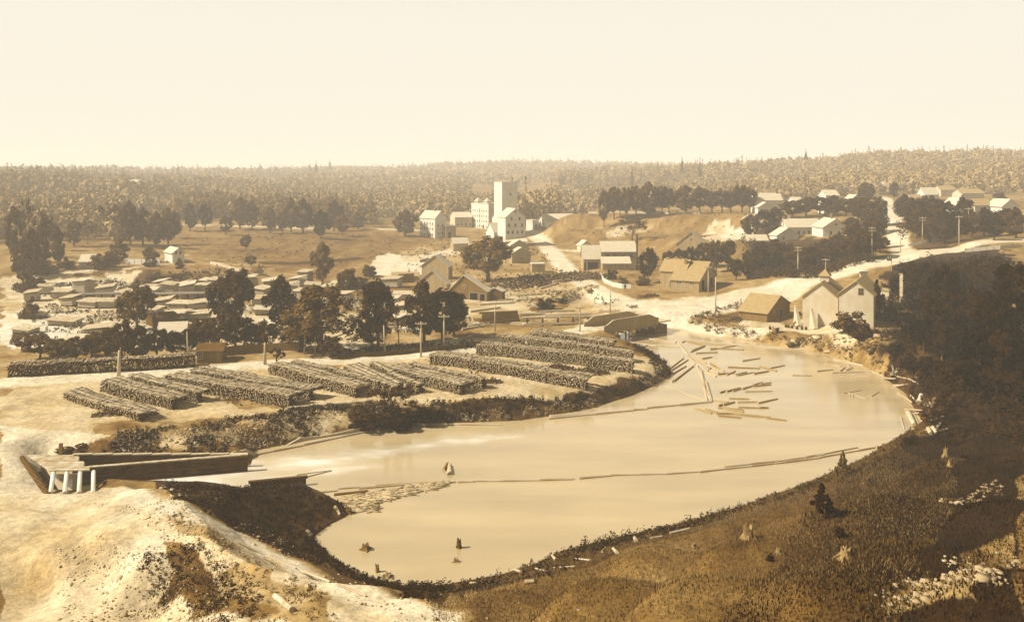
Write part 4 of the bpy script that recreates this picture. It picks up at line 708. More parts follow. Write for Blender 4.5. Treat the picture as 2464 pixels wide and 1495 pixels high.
house('shed', 'dark board shed behind the roadside trees', 197, 363, 3, 25, 8, 12, 17, 'R', 'brown_board', 'dark_shingle', cat='shed', Y=190, d=6, wins=[('R', .15, 1, .7, 1)])
house('shed', 'tiny peaked hut on the ledge above the lumber yard', 255, 275, 4, 8, 40, 4, 8, 'L', 'pale_wood', 'dark_shingle', cat='hut')
# ---------------------------------------------------------------- fences and walls
def wallstrip(name, label, pts, h, th, mat, cat, cap=None, post=None, group=None, z0=0, board=None):
    P = [G(*p) for p in pts]; o = empty(name, P[0], 0, label, cat, group); m = MB(); bs = P[0]
    Q2 = []
    for i in range(len(P)-1):
        k = max(2, int(math.hypot(P[i+1][0]-P[i][0], P[i+1][1]-P[i][1])/(board or 2.5)))
        for j in range(k): a = j/k; Q2.append((P[i][0]*(1-a)+P[i+1][0]*a, P[i][1]*(1-a)+P[i+1][1]*a))
    Q2.append(P[-1][:2]); hs = hgt([q[0] for q in Q2], [q[1] for q in Q2])
    for i in range(len(Q2)-1):
        (xa, ya), (xb, yb) = Q2[i], Q2[i+1]; L_ = math.hypot(xb-xa, yb-ya); nx_, ny_ = -(yb-ya)/L_*th/2, (xb-xa)/L_*th/2; za, zb = hs[i]-bs[2], hs[i+1]-bs[2]; xa -= bs[0]; xb -= bs[0]; ya -= bs[1]; yb -= bs[1]
        g = .03 if board else 0; e = (rnd.uniform(-.06, .06) if board or cap else 0); xa2, ya2 = xa+(xb-xa)*g, ya+(yb-ya)*g
        p = [(xa2-nx_, ya2-ny_, za-.3+z0), (xb-nx_, yb-ny_, zb-.3+z0), (xb+nx_, yb+ny_, zb-.3+z0), (xa2+nx_, ya2+ny_, za-.3+z0)]; q = [(a, b, (za if k in (0, 3) else zb)+h+e) for k, (a, b, c) in enumerate(p)]
        m.poly(p+q, [(0, 3, 2, 1), (4, 5, 6, 7), (0, 1, 5, 4), (1, 2, 6, 5), (2, 3, 7, 6), (3, 0, 4, 7)])
    m.build('panel', mat, o)
    if post:
        for i in range(0, len(Q2), 2 if not board else max(1, int(2.4/board))): (xa, ya) = Q2[i]; bx('post', xa-bs[0]-.09, xa-bs[0]+.09, ya-bs[1]-th/2-.1, ya-bs[1]-th/2+.08, hs[i]-bs[2]-.2, hs[i]-bs[2]+h+.18, mat, o)
    return o, Q2, hs, bs
wallstrip('board_fence', 'curved white board fence around the hollow by the smithy', [(601,276),(604,282),(612,286),(622,288),(631,288)], 1.5, .12, 'white_paint', 'fence', post=True, board=.6)
wallstrip('board_fence', 'dark upright board fence by the low pale roofed shed', [(398,283),(414,282)], 3.2, .15, 'brown_board', 'fence', board=.5)
wallstrip('rail_fence', 'pale board fence along the top of the pasture bank', [(210,264),(228,268),(245,272)], 1.2, .1, 'cream_wall', 'fence', board=1.2, post=True)
wallstrip('rail_fence', 'grey pasture fence left of the pale river bend', [(262,264),(300,264),(330,262),(360,259)], 1.1, .1, 'tan_board', 'fence', board=1.2, post=True)
wallstrip('board_fence', 'dark board fence behind the widest willow', [(222,355),(255,352),(300,350)], 1.9, .12, 'brown_board', 'fence', board=.7)
wallstrip('rail_fence', 'white rail fence along the edge of the village gardens', [(908,246),(925,243),(944,239)], .9, .25, 'white_paint', 'fence')
wallstrip('picket_fence', 'pale picket fence at the far right of the village road', [(965,252),(1000,249),(1022,247)], 1.3, .1, 'cream_wall', 'fence', board=.7, post=True)
wallstrip('picket_fence', 'dark picket fence along the verge under the roadside trees', [(338,358),(380,356),(420,352),(460,348),(482,344)], .9, .1, 'dark_board', 'fence', board=.6)
wallstrip('retaining_boards', 'low plank boom wall along the wood yard shore', [(232,455),(300,440),(360,430)], .5, .3, 'plank', 'retaining wall')
wallstrip('rail_fence', 'grey fence crossing the flats beyond the tall gabled barn', [(420,262),(445,258),(470,262),(492,266)], 1.1, .1, 'tan_board', 'fence', board=1.2, post=True)
wallstrip('rail_fence', 'long low fence at the foot of the bare hill', [(575,262),(600,258),(640,258),(690,262)], 1.0, .1, 'cream_wall', 'fence', board=1.4, post=True) if 0 else None
wallstrip('rail_fence', 'pale fence in front of the crest trees', [(588,213),(640,213),(700,213.5)], 1.2, .1, 'cream_wall', 'fence', board=1.8)
# ---------------------------------------------------------------- bridge
ba = (at(605.5, 329.5, 3.2)); bb = (at(656.5, 321, 3.2)); dx, dy = bb[0]-ba[0], bb[1]-ba[1]; BL = math.hypot(dx, dy); ang = math.atan2(dy, dx)
br = empty('road_bridge', (ba[0], ba[1], 3.2), ang, 'wooden road bridge with solid board parapets at the head of the pond', 'bridge')
DK = -.25; bx('deck', -7, BL+6, .1, 6.6, DK-.3, DK, 'plank', br)
def parapet(y0):
    m = MB(); xs = np.linspace(-.6, BL+.6, 60); top = []
    for x_ in xs:
        a = np.clip((x_+.3)/3.4, 0, 1); b_ = np.clip((BL+.4-x_)/4, 0, 1); f = lambda t: t*t*(3-2*t); top.append(.95+1.15*min(f(a), f(b_)))
    for i in range(len(xs)-1):
        p = [(xs[i]+.015, y0, -1.0), (xs[i+1], y0, -1.0), (xs[i+1], y0+.2, -1.0), (xs[i]+.015, y0+.2, -1.0)]; q = [(p[0][0], y0, top[i]), (p[1][0], y0, top[i+1]), (p[1][0], y0+.2, top[i+1]), (p[0][0], y0+.2, top[i])]
        m.poly(p+q, [(0, 3, 2, 1), (4, 5, 6, 7), (0, 1, 5, 4), (1, 2, 6, 5), (2, 3, 7, 6), (3, 0, 4, 7)])
    o = m.build('parapet', 'bridge_board', br); c = MB()
    for i in range(len(xs)-1):
        p = [(xs[i], y0-.08, top[i]+.004), (xs[i+1], y0-.08, top[i+1]+.004), (xs[i+1], y0+.28, top[i+1]+.004), (xs[i], y0+.28, top[i]+.004)]; c.poly(p+[(a, b_, z_+.1) for a, b_, z_ in p], [(0, 3, 2, 1), (4, 5, 6, 7), (0, 1, 5, 4), (1, 2, 6, 5), (2, 3, 7, 6), (3, 0, 4, 7)])
    c.build('cap_rail', 'pale_wood', o)
parapet(-.2); parapet(6.7)
for i in range(6): bx('joist', 2.6+i*2.9, 3.0+i*2.9, -1.0, 7.6, -1.35, -.99, 'pale_wood', br)
for xk in (BL*.42, BL*.8):
    for yk in (.6, 3.3, 6.0): MB().tube([(xk, yk, -4.4), (xk, yk, -1.4)], .2, 8).build('pile', 'dark_board', br)
bx('abutment', -3.0, 1.2, -.9, 7.6, -4.3, -1.02, 'dark_board', br); bx('abutment', BL-1.5, BL+3.6, -.5, 7.4, -4.3, -1.02, 'dark_stone', br)
MB().box(-2.2, 1.6, -3.4, -.95, -4.3, -.9).build('wing_wall', 'dark_board', br)
# footbridge / flume gate behind the bridge
x, y, z = G(563, 324); o = empty('sluice_gate', (x, y, 0), R(8), 'low wooden sluice gate in the channel behind the bridge', 'sluice'); bx('beam', -11, 8, -.5, .5, 2.2, 2.6, 'pale_wood', o)
for i in range(5): bx('post', -10+i*4.2, -9.6+i*4.2, -.3, .3, -1, 2.2, 'dark_board', o)
bx('sill', -11, 8, -.8, .8, .5, .9, 'plank', o)
# lumber platform left of the bridge channel
x, y, z = G(500, 322); o = empty('log_crib', (x, y, z), R(12), 'dark broken log crib at the left end of the channel', 'crib')
for i in range(6): MB().tube([(-5+rnd.uniform(-.5, .5), -1.6+i*.6, .3+i*.42), (5, -1.2+i*.5, .6+i*.38)], .25, 7).build('timber', 'dark_board', o)
# ---------------------------------------------------------------- sluice at lower left
sl = empty('sluice', (0, 0, 0), 0, 'wooden sluice with dark plank walls and a pale plank deck at the dam', 'sluice')
A1 = (-61.0, 125.0, 2.5); B1 = (-37.5, 127.8, 1.75); A2 = (-57.8, 120.3, 2.2); B2 = (-37.0, 126.0, .5)
def plankwall(nm, A, B, zb, th, steps, mat, topmat):
    ax, ay = A[:2]; bx_, by = B[:2]; L_ = math.hypot(bx_-ax, by-ay); ux, uy = (bx_-ax)/L_, (by-ay)/L_; m = MB(); c = MB()
    for k in range(steps):
        f0, f1 = k/steps, (k+1)/steps; zt = A[2]+(B[2]-A[2])*(k/(max(1, steps-1))); p0 = (ax+(bx_-ax)*f0, ay+(by-ay)*f0); p1 = (ax+(bx_-ax)*f1, ay+(by-ay)*f1)
        n_ = (-uy*th/2, ux*th/2)
        for j in range(6):
            z0 = zb+(zt-zb)*j/6; z1 = zb+(zt-zb)*(j+1)/6-.04; e = .03*((j*7+k*3) % 3)
            p = [(p0[0]-n_[0]*(1+e*4), p0[1]-n_[1]*(1+e*4)), (p1[0]-n_[0]*(1+e*4), p1[1]-n_[1]*(1+e*4)), (p1[0]+n_[0], p1[1]+n_[1]), (p0[0]+n_[0], p0[1]+n_[1])]
            m.poly([(*q, z0) for q in p]+[(*q, z1) for q in p], [(0, 3, 2, 1), (4, 5, 6, 7), (0, 1, 5, 4), (1, 2, 6, 5), (2, 3, 7, 6), (3, 0, 4, 7)])
        n2 = (n_[0]*1.5, n_[1]*1.5); p = [(p0[0]-n2[0], p0[1]-n2[1]), (p1[0]-n2[0], p1[1]-n2[1]), (p1[0]+n2[0], p1[1]+n2[1]), (p0[0]+n2[0], p0[1]+n2[1])]
        c.poly([(*q, zt) for q in p]+[(*q, zt+.16) for q in p], [(0, 3, 2, 1), (4, 5, 6, 7), (0, 1, 5, 4), (1, 2, 6, 5), (2, 3, 7, 6), (3, 0, 4, 7)])
    o = m.build('plank_wall', mat, sl); c.build('cap', topmat, o)
plankwall('far', A1, B1, -.6, .35, 9, 'wet_plank', 'plank'); plankwall('near', A2, B2, -.6, .45, 1, 'wet_plank', 'pale_wood')
for i in range(9):
    f0 = i/9; f1 = (i+.86)/9; q = lambda f, e: (-66.8+6.4*f, 124-6.5*f, 2.7+e) ; q2 = lambda f, e: (-60.6+5.2*f+.25*((i*5) % 3), 124.2-6.5*f, 2.7+e)
    MB().poly([q(f0, 0), q2(f0, 0), q2(f1, 0), q(f1, 0), q(f0, .14), q2(f0, .14), q2(f1, .14), q(f1, .14)], [(0, 1, 2, 3), (7, 6, 5, 4), (0, 4, 5, 1), (1, 5, 6, 2), (2, 6, 7, 3), (3, 7, 4, 0)]).build('deck_plank', 'pale_wood', sl)
for i in range(4): x0 = -60.2+i*1.75; MB().tube([(x0, 118.2, 2.45), (x0+3.4, 110.8, 2.3)], .27, 8).build('beam', 'white_paint', sl)
MB().tube([(-67.5, 124, 2.4), (-57.0, 110.6, 2.1)], .36, 8).build('sill_log', 'dark_board', sl); MB().tube([(-57.2, 110.4, 2.0), (-49, 111.5, 1.9)], .25, 8).build('sill_log', 'dark_board', sl); bx('gate_post', -62.4, -62.0, 123.9, 124.3, 2.3, 4.4, 'brown_board', sl)
# ---------------------------------------------------------------- cordwood
def prism_logs(C, axis, r, Ln, rng, n=6):
    """C (k,3) centres; axis (k,3) unit; quads only"""
    k = len(C); up = np.tile([0, 0, 1.], (k, 1)); b1 = np.cross(axis, up); b1 /= np.linalg.norm(b1, axis=1)[:, None]; b2 = np.cross(b1, axis); ph = rng.uniform(0, 6.28, k)
    a = ph[:, None]+np.arange(n)[None]*2*math.pi/n; ring = (b1[:, None]*np.cos(a)[..., None]+b2[:, None]*np.sin(a)[..., None])*(r[:, None, None]*rng.uniform(.8, 1.15, (k, n, 1)))
    e0 = C[:, None]-axis[:, None]*Ln[:, None, None]/2+ring; e1 = C[:, None]+axis[:, None]*Ln[:, None, None]/2+ring; V_ = np.concatenate([e0, e1], 1).reshape(-1, 3)
    f = [(i, (i+1) % n, n+(i+1) % n, n+i) for i in range(n)]+[(3, 2, 1, 0), (0, 5, 4, 3), (n, n+1, n+2, n+3), (n+3, n+4, n+5, n)]; f = np.array(f)
    Fq = (np.arange(k)[:, None, None]*2*n+f[None]).reshape(-1, 4); mi = np.tile([0]*n+[1]*4, k); return V_, Fq, mi
def stack(p1, p2, off, hgt_, label, seed, full=True, group='rows of stacked cordwood', dens=1.0, mats=('cordwood_bark', 'cordwood_end', 'cordwood_sunlit')):
    rng = np.random.default_rng(seed); a = np.array(G(*p1)[:2]); b = np.array(G(*p2)[:2]); Ln = np.linalg.norm(b-a); u = (b-a)/Ln; nrm = np.array([u[1], -u[0]])
    if nrm[1] > 0: nrm = -nrm      # faces the camera side
    a = a-nrm*off; st = .27/dens; nl = int(Ln/st); ly = int(hgt_*1.3/.235); s_ = np.arange(nl)*st
    S_, Lz = np.meshgrid(s_, np.arange(ly)); S_ = S_+(Lz % 2)*st*.5+rng.normal(size=S_.shape)*.04; topz = hgt_*(1+fbm(S_[0], S_[0]*0+seed, 5, 3, seed)*.18+fbm(S_[0], S_[0]*0+seed, .6, 2, seed+5)*.12)
    zz = Lz*.235+.13; keep_ = (zz < topz[None]) & (rng.uniform(size=zz.shape) > .2); 
    if not full: keep_ &= zz > topz[None]-.7
    S_, zz = S_[keep_], zz[keep_]; k = len(S_); x_ = a[0]+u[0]*S_; y_ = a[1]+u[1]*S_; g = hgt(x_, y_, True); dpt = rng.normal(size=k)*.12+.62
    C = np.stack([x_-nrm[0]*dpt, y_-nrm[1]*dpt, g+zz+rng.normal(size=k)*.02], 1); ax = np.tile([nrm[0], nrm[1], 0.], (k, 1))+rng.normal(size=(k, 3))*[.06, .06, .04]; ax /= np.linalg.norm(ax, axis=1)[:, None]
    r = rng.uniform(.085, .15, k); lg = rng.uniform(1.1, 1.32, k)
    # loose sticks thrown on top, lying skew
    m2 = int(nl*1.5); s2 = rng.uniform(0, Ln, m2); x2 = a[0]+u[0]*s2-nrm[0]*.6; y2 = a[1]+u[1]*s2-nrm[1]*.6; C2 = np.stack([x2, y2, hgt(x2, y2)+np.interp(s2, S_[np.argsort(S_)], zz[np.argsort(S_)]*0)+np.interp(s2, s_, topz)+.06], 1)
    ax2 = np.tile([nrm[0], nrm[1], 0.], (m2, 1))+rng.normal(size=(m2, 3))*[.16, .16, .05]; ax2 /= np.linalg.norm(ax2, axis=1)[:, None]
    C = np.concatenate([C, C2]); ax = np.concatenate([ax, ax2]); r = np.concatenate([r, rng.uniform(.06, .12, m2)]); lg = np.concatenate([lg, rng.uniform(.9, 1.3, m2)])
    o0 = np.array([a[0], a[1], hz(*a)]); V_, Fq, mi = prism_logs(C-o0, ax, r, lg, rng)
    t2 = np.zeros(len(C), bool); t2[k:] = True; t2[:k] = zz > np.interp(S_, s_, topz)-.26; mi = np.where(np.repeat(t2, 10) & (mi == 0), 2, mi)  # top layer swapped to lighter wood, its sunlight put into the colour
    o = link('cordwood_stack', npmesh('cordwood_stack', V_, Fq, list(mats), mi), None, tuple(o0)); tag(o, label, 'woodpile', group); return o
GR = 'rows of stacked cordwood'
ROWS = [((428,364),(586,391),3,2.0,'on the outer side of the yard'), ((476,355),(634,374),2,2.3,'third from the bridge'), ((502,345),(632,363),2,2.1,'second from the bridge'), ((529,341),(613,351.5),3,1.9,'nearest the bridge'),
        ((388,376),(461,395),4,1.9,'with the dark crib end'), ((342,374),(392,397),4,1.7,'behind the pale snag'), ((268,374),(356,398),4,1.9,'beside the young tree'), ((165,386),(290,408),6,2.0,'with the black shaded end'), ((101,391),(172,410),5,1.9,'left of the biggest one'), ((62,398),(140,422),3,1.2,'bleached at the far left')]
k_ = 0
ordn = ('front', 'second', 'third', 'fourth', 'fifth', 'sixth', 'seventh', 'eighth', 'ninth', 'tenth', 'rearmost')
for p1, p2, nw, hh, ds in ROWS:
    for j in range(nw):
        gp = (j//3)*(1.5 if p1[0] < 400 else 2.8)
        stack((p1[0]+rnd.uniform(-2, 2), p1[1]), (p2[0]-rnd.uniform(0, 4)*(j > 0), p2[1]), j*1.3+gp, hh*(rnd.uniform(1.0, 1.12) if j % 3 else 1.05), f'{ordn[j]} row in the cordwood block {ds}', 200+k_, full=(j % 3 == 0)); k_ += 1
# roadside stack at the left (face shade and top light put into its colours)
stack((8,377),(196,366.5), 0, 2.3, 'long dark faced stack behind the road at the left', 300, group=None, mats=('shaded_bark', 'shaded_end', 'cordwood_end')); stack((8,377),(196,366.5), 1.4, 2.4, 'rear layer of the long dark roadside stack, with a bright uneven top', 301, full=False, group=None)
stack((345,257),(366,255), 0, 2.6, 'grey wood stack in the pasture near the forked tree', 302, group=None, dens=.6) if 0 else None
def heap(label, u, v, wd, n, seed, hh=.9, ln=1.2, mat=('cordwood_bark', 'cordwood_end'), name='wood_heap', rr=.08, Y=None):
    rng = np.random.default_rng(seed); x, y, z = G(u, v); a = rng.uniform(0, 6.28, n); q = rng.uniform(0, 1, n)**.6; X = q*np.cos(a)*wd/2; Y_ = q*np.sin(a)*wd/3; Z = hgt(X+x, Y_+y)-z+.06+(1-q)*hh*rng.uniform(0, 1, n)
    ax = rng.normal(size=(n, 3))*[1, 1, .35]; ax /= np.linalg.norm(ax, axis=1)[:, None]; V_, Fq, mi = prism_logs(np.stack([X, Y_, Z], 1), ax, rng.uniform(.6, 1.2, n)*rr, rng.uniform(.6, 1.1, n)*ln, rng)
    o = link(name, npmesh(name, V_, Fq, list(mat), mi), None, (x, y, z)); tag(o, label, 'wood heap')
heap('loose heap of split wood between the second and third rows', 557, 368, 7, 260, 1); heap('loose heap of split wood near the broad front row end', 590, 372, 8, 220, 2); heap('small neat heap of billets on the open yard ground', 493, 382, 3.6, 120, 3); heap('tipped heap of poles in the middle of the yard', 405, 378, 6, 160, 4, ln=1.8)
heap('tumbled end of the leftmost clear block', 183, 398, 6, 160, 5); heap('tumbled billets at the foot of the big block', 290, 406, 4, 60, 6, ln=1.8); heap('scattered bleached billets at the far left', 110, 414, 6, 90, 7)
for u, v, wd, n in ((555,278,26,420),(575,276,24,360),(592,277,16,240),(527,284,18,240),(510,287,16,220)):
    heap({555:'long low heap of slab waste above the little pond',575:'heap of slab waste in the middle of the mill yard',592:'heap of slab waste nearest the white fence',527:'heap of slab waste left of the little pond',510:'leftmost heap of slab waste in the mill yard'}[u], u, v, wd, n, int(u), 1.6, 3.2, rr=.2)
heap('pile of white stones and slabs beside the river house', 590+0, 300, 1, 4, 9) if 0 else None
heap('bleached rubbish pile left of the river house corner', 588, 304, 1, 4, 9) if 0 else None
heap('pale brushwood pile by the road left of the river house', 589.5, 290, 6, 90, 12) if 0 else None
heap('pale brushwood pile by the road in front of the river house', 648, 296, 7, 120, 12, ln=2)
# ---------------------------------------------------------------- lumber stacks
def lumber(u, v, wpx, hpx, rz, tilt, label, long_=1.0, Y=None):
    x, y, z = G(u, v); s = y/F; w_ = wpx*s; h_ = hpx*s*rnd.uniform(1., 1.5); d_ = rnd.uniform(3.4, 4.6)*long_; root = empty('lumber_stack', (x, y, z-.1), R(rz), label, 'lumber stack', 'lumber stacks in the yard')
    m = MB(); n = max(4, int(h_/.32)); 
    for i in range(n):
        o1, o2 = rnd.uniform(-.12, .12), rnd.uniform(-.08, .08); m.box(-w_/2+o1, w_/2+o1, o2, d_+o2, .5+i*h_/n, .5+(i+1)*h_/n-.08)
    m.build('boards', 'lumber', root); f = MB()
    for x_ in (-w_/2+.3, w_/2-.5): bx('sleeper', x_, x_+.25, -.05, d_+.05, -.6, .49, 'dark_board', root)
    t = MB(); zt = .5+h_
    t.poly([(-w_/2-.4, -.5, zt+.05), (w_/2+.4, -.5, zt+.05+tilt), (w_/2+.4, d_+.5, zt+.55+tilt), (-w_/2-.4, d_+.5, zt+.55)]+[(-w_/2-.4, -.5, zt+.15), (w_/2+.4, -.5, zt+.15+tilt), (w_/2+.4, d_+.5, zt+.65+tilt), (-w_/2-.4, d_+.5, zt+.65)], [(0, 3, 2, 1), (4, 5, 6, 7), (0, 1, 5, 4), (1, 2, 6, 5), (2, 3, 7, 6), (3, 0, 4, 7)])
    t.build('cover_boards', 'pale_wood', root); return root
LS = [(45,294,12,5),(60,298,16,4),(30,301,12,5),(78,297,14,9),(90,296,12,10),(104,299,16,6),(120,300,14,5),(66,306,14,4),(86,308,20,4),(108,308,18,4),(125,306,14,4),
      (146,294,14,5),(158,292,12,7),(167,297,13,11),(180,294,10,7),(187,300,13,11),(200,298,12,9),(206,291,14,8),(215,296,16,10),(150,300,10,5),(160,308,18,4),(176,311,20,4),(197,311,18,4),(150,314,14,3),(215,308,14,4),
      (247,292,14,8),(258,298,14,7),(270,290,14,5),(262,306,20,5),(285,297,16,6),(294,290,14,8),(302,284,12,8),(312,293,14,6),(300,300,20,5),(326,296,14,6),(338,290,14,5),(340,303,16,5),(310,306,20,4),(281,312,14,4),(262,315,14,4),
      (170,320,26,3),(196,320,22,3),(215,324,18,3),(389,288,18,5),(402,300,16,4),(378,300,16,4),(390,306,14,3),(400,312,18,3),(380,314,16,3),(372,322,16,3),(392,325,18,3),(408,322,16,3),(60,326,30,3),(96,335,26,3),(70,345,22,3),(30,318,24,3),(20,334,20,3)]
for i, (u, v, a, b_) in enumerate(LS):
    lumber(u, v, a, b_*1.1, rnd.uniform(-30, 18), rnd.uniform(-.7, 1.1), 'pale lumber stack with sloping cover boards in the crowded drying yard')
for (u0, v0, u1, v1, h_) in ((146,303,205,302,2.6),(80,303,120,302,2.4)):
    a = G(u0, v0); b_ = G(u1, v1); o = empty('tramway', a, math.atan2(b_[1]-a[1], b_[0]-a[0]), 'raised white plank tramway on posts ' + ('in the middle of the lumber yard' if u0 > 100 else 'at the left of the lumber yard'), 'tramway'); Ln = math.hypot(b_[0]-a[0], b_[1]-a[1])
    bx('deck', 0, Ln, -.9, .9, h_, h_+.2, 'dark_board', o); bx('rail', 0, Ln, -.95, -.7, h_+.202, h_+.6, 'white_paint', o); bx('rail', 0, Ln, .7, .95, h_+.202, h_+.6, 'white_paint', o)
    for i in range(int(Ln/3)+1): bx('post', i*3, i*3+.3, -.8, -.5, -1, h_-.002, 'dark_board', o); bx('post', i*3, i*3+.3, .5, .8, -1, h_-.002, 'dark_board', o)
for i_, (u, v, wd, n, l) in enumerate(((52,312,10,60,'scattered pale boards left of the white tramway'),(112,316,12,80,'scattered pale boards below the left tramway'),(155,306,9,60,'spilled boards under the middle tramway'),(190,306,9,60,'spilled boards at the right end of the middle tramway'),(226,303,10,70,'jumbled boards between the tall round tree and the stacks'),(250,310,10,60,'jumbled boards right of the tall round tree'),(290,312,10,60,'spilled boards behind the widest willow'),(322,309,10,60,'spilled boards right of the widest willow top'),(358,306,9,50,'loose boards left of the low pale shed'),(85,325,12,50,'bleached boards on the open track'),(408,330,8,50,'loose boards by the picket verge trees'),(470,326,9,60,'loose boards beside the log crib'),(540,306,8,50,'pale boards left of the little pond'))):
    heap(l, u, v, wd, n, 500+i_, 1.0, 4.0, ('lumber', 'cordwood_end'), 'board_heap', .13)
# loose planks and timbers around the mill yard and channel
PL = [((515,296),(560,293)),((470,312),(500,308)),((480,305),(515,303)),((445,322),(470,318)),((420,325),(440,318)),((500,301),(530,300)),((540,312),(575,311)),((545,316),(590,314)),((575,318),(600,316)),((500,293),(512,288)),((520,315),(545,314)),((600,312),(620,311)),((380,330),(410,326)),((346,340),(370,338)),((455,300),(480,302)),((410,300),(425,296)),((440,312),(458,311)),((468,334),(500,338)),((510,320),(540,319)),((553,282),(588,277)),((540,289),(556,284)),((462,330),(485,326))]
for a, b_ in PL:
    A, B = G(*a), G(*b_); c = ((A[0]+B[0])/2, (A[1]+B[1])/2, (A[2]+B[2])/2+.35); Ln = math.dist(A, B); o = empty('timber', c, math.atan2(B[1]-A[1], B[0]-A[0]), 'squared timber lying loose in the mill yard', 'timber', 'loose timbers in the mill yard'); o.rotation_euler = (0, -math.asin((B[2]-A[2])/Ln), math.atan2(B[1]-A[1], B[0]-A[0]))
    bx('beam', -Ln/2, Ln/2, -.25, .25, -.3, .2, 'plank', o)
A, B = G(688, 0) if 0 else G(286, 408), G(379, 400.5)
for (p, q, l) in (((287,409),(372,402),'long squared timber lying along the edge of the wood yard'),((275,598),(292,612),'thick bleached timber at the bottom of the embankment'),((290,404),(312,399),'short pole lying behind the long timber')):
    A, B = G(*p), G(*q); o = link('timber', MB().tube([(0, 0, 0), (B[0]-A[0], B[1]-A[1], B[2]-A[2])], .24, 8).m and MB().tube([(0, 0, 0), (B[0]-A[0], B[1]-A[1], B[2]-A[2])], .24, 8).build('tmp', 'pale_wood').data, None, (A[0], A[1], A[2]+.25)); bpy.data.objects.remove(bpy.data.objects['tmp']); tag(o, l, 'timber')
# ---------------------------------------------------------------- poles
def pole(u, vt, vb, arms, label, r=.16, mat='pole_wood', Y=None, lean=0, name='utility_pole', cat='utility pole'):
    x, y, z = G(u, vb) if Y is None else ((u-CU)/F*Y, Y, hz((u-CU)/F*Y, Y)); zt = CAMZ-(vt-HV)*y/F; h = max(zt-z, 2); o = empty(name, (x, y, z), R(rnd.uniform(-6, 6)), label, cat)
    MB().tube([(0, 0, -.4), (lean*h*.5, 0, h*.5), (lean*h, 0, h)], [r*1.35, r*1.1, r*.8], 8).build('post', mat, o, smooth=True)
    for k in range(arms):
        zz = h-.45-k*.9; a = MB().box(lean*h-1.25, lean*h+1.25, -r-.12, -r+.02, zz-.11, zz+.11).build('crossarm', mat, o)
        for q in (-1.05, -.45, .45, 1.05): MB().tube([(lean*h+q, -r-.05, zz+.11), (lean*h+q, -r-.05, zz+.34)], .06, 6).build('insulator', 'cream_wall', a)
    return o
for a in ((118.6,350,377,0,'thick stubby pole at the roadside by the dark stack',.3,'pole_wood',None,.03),(188,331,366,0,'slender leaning pole at the end of the dark roadside stack',.13,'pole_wood',None,-.03),(265,342.5,364,0,'stout pole where the wood yard meets the road',.26),
  (304,335,354,0,'left one of two thin poles before the widest willow',.1,'pole_wood',None,.06),(315,335,354,0,'right one of two thin poles before the widest willow',.1),(356,320,341,0,'pole half hidden between the willow and the dark topped tree',.14),(385,325,351.5,0,'leaning pole by the picket verge',.15,'pole_wood',None,-.05),
  (421,321,356.5,1,'tall pole with one crossarm beside the wood yard',.17),(444,314,347,1,'crossarm pole at the end of the picket verge',.17),(495,304,331,0,'bare pole by the log crib',.14),(580,305.5,331,1,'pole standing just left of the bridge',.14),(610.2,284,313,0,'pole at the far left corner of the bridge',.13),
  (708.3,265.5,296.5,1,'pole in front of the river house gable',.15),(715.6,277,317,0,'bare pole at the edge of the triangular weed plot',.15),(741,298,310,0,'short post by the river road',.12,'dark_pole'),
  (798,246,276,2,'double crossarm pole at the foot of the grove',.16),(825.7,258,276,1,'pole with a single crossarm behind the twin gabled building',.15),(872,226.5,259,2,'double crossarm pole where the grove meets the street',.16),(900.5,233,252,1,'single crossarm pole at the street corner',.14),
  (922.5,216.5,246,2,'double crossarm pole in front of the village gardens',.16),(959,215.5,246,1,'crossarm pole on the right of the village road',.16),(968.5,207.5,232,1,'farthest right crossarm pole among the garden trees',.15)):
    pole(*a)
x, y, z = G(891.5, 271); o = empty('road_sign', (x, y, z), 0, 'dark square warning board on a pale post beside the road', 'sign'); MB().tube([(0, 0, -.3), (0, 0, 5)], .1, 8).build('post', 'pole_wood', o); b_ = bx('board', -1.5, -.1, -.16, -.1, 3.4, 5.2, 'dark_void', o)
# the mark on it, a pale hooked stroke
MB().tube([(-1.15, -.2, 4.9), (-1.15, -.2, 4.0), (-.8, -.2, 3.75), (-.45, -.2, 4.0), (-.45, -.2, 4.9)], .09, 6).build('mark', 'white_paint', b_)
# signal-like white board tower near the cedar
x, y, z = G(864, 293); o = empty('flume_chute', (x, y, z), R(15), 'white boarded chute on the slope right of the twin gabled building', 'chute'); MB().poly([(-1.3, 0, 6), (1.3, 0, 6), (1.3, .5, 6), (-1.3, .5, 6), (.2, -.1, -.3), (.7, -.1, -.3), (.7, .4, -.3), (.2, .4, -.3)], [(0, 1, 2, 3), (7, 6, 5, 4), (0, 4, 5, 1), (1, 5, 6, 2), (2, 6, 7, 3), (3, 7, 4, 0)]).build('trough', 'white_paint', o); bx('lip', -1.7, 1.7, -.2, .8, 6.003, 6.3, 'white_paint', o)
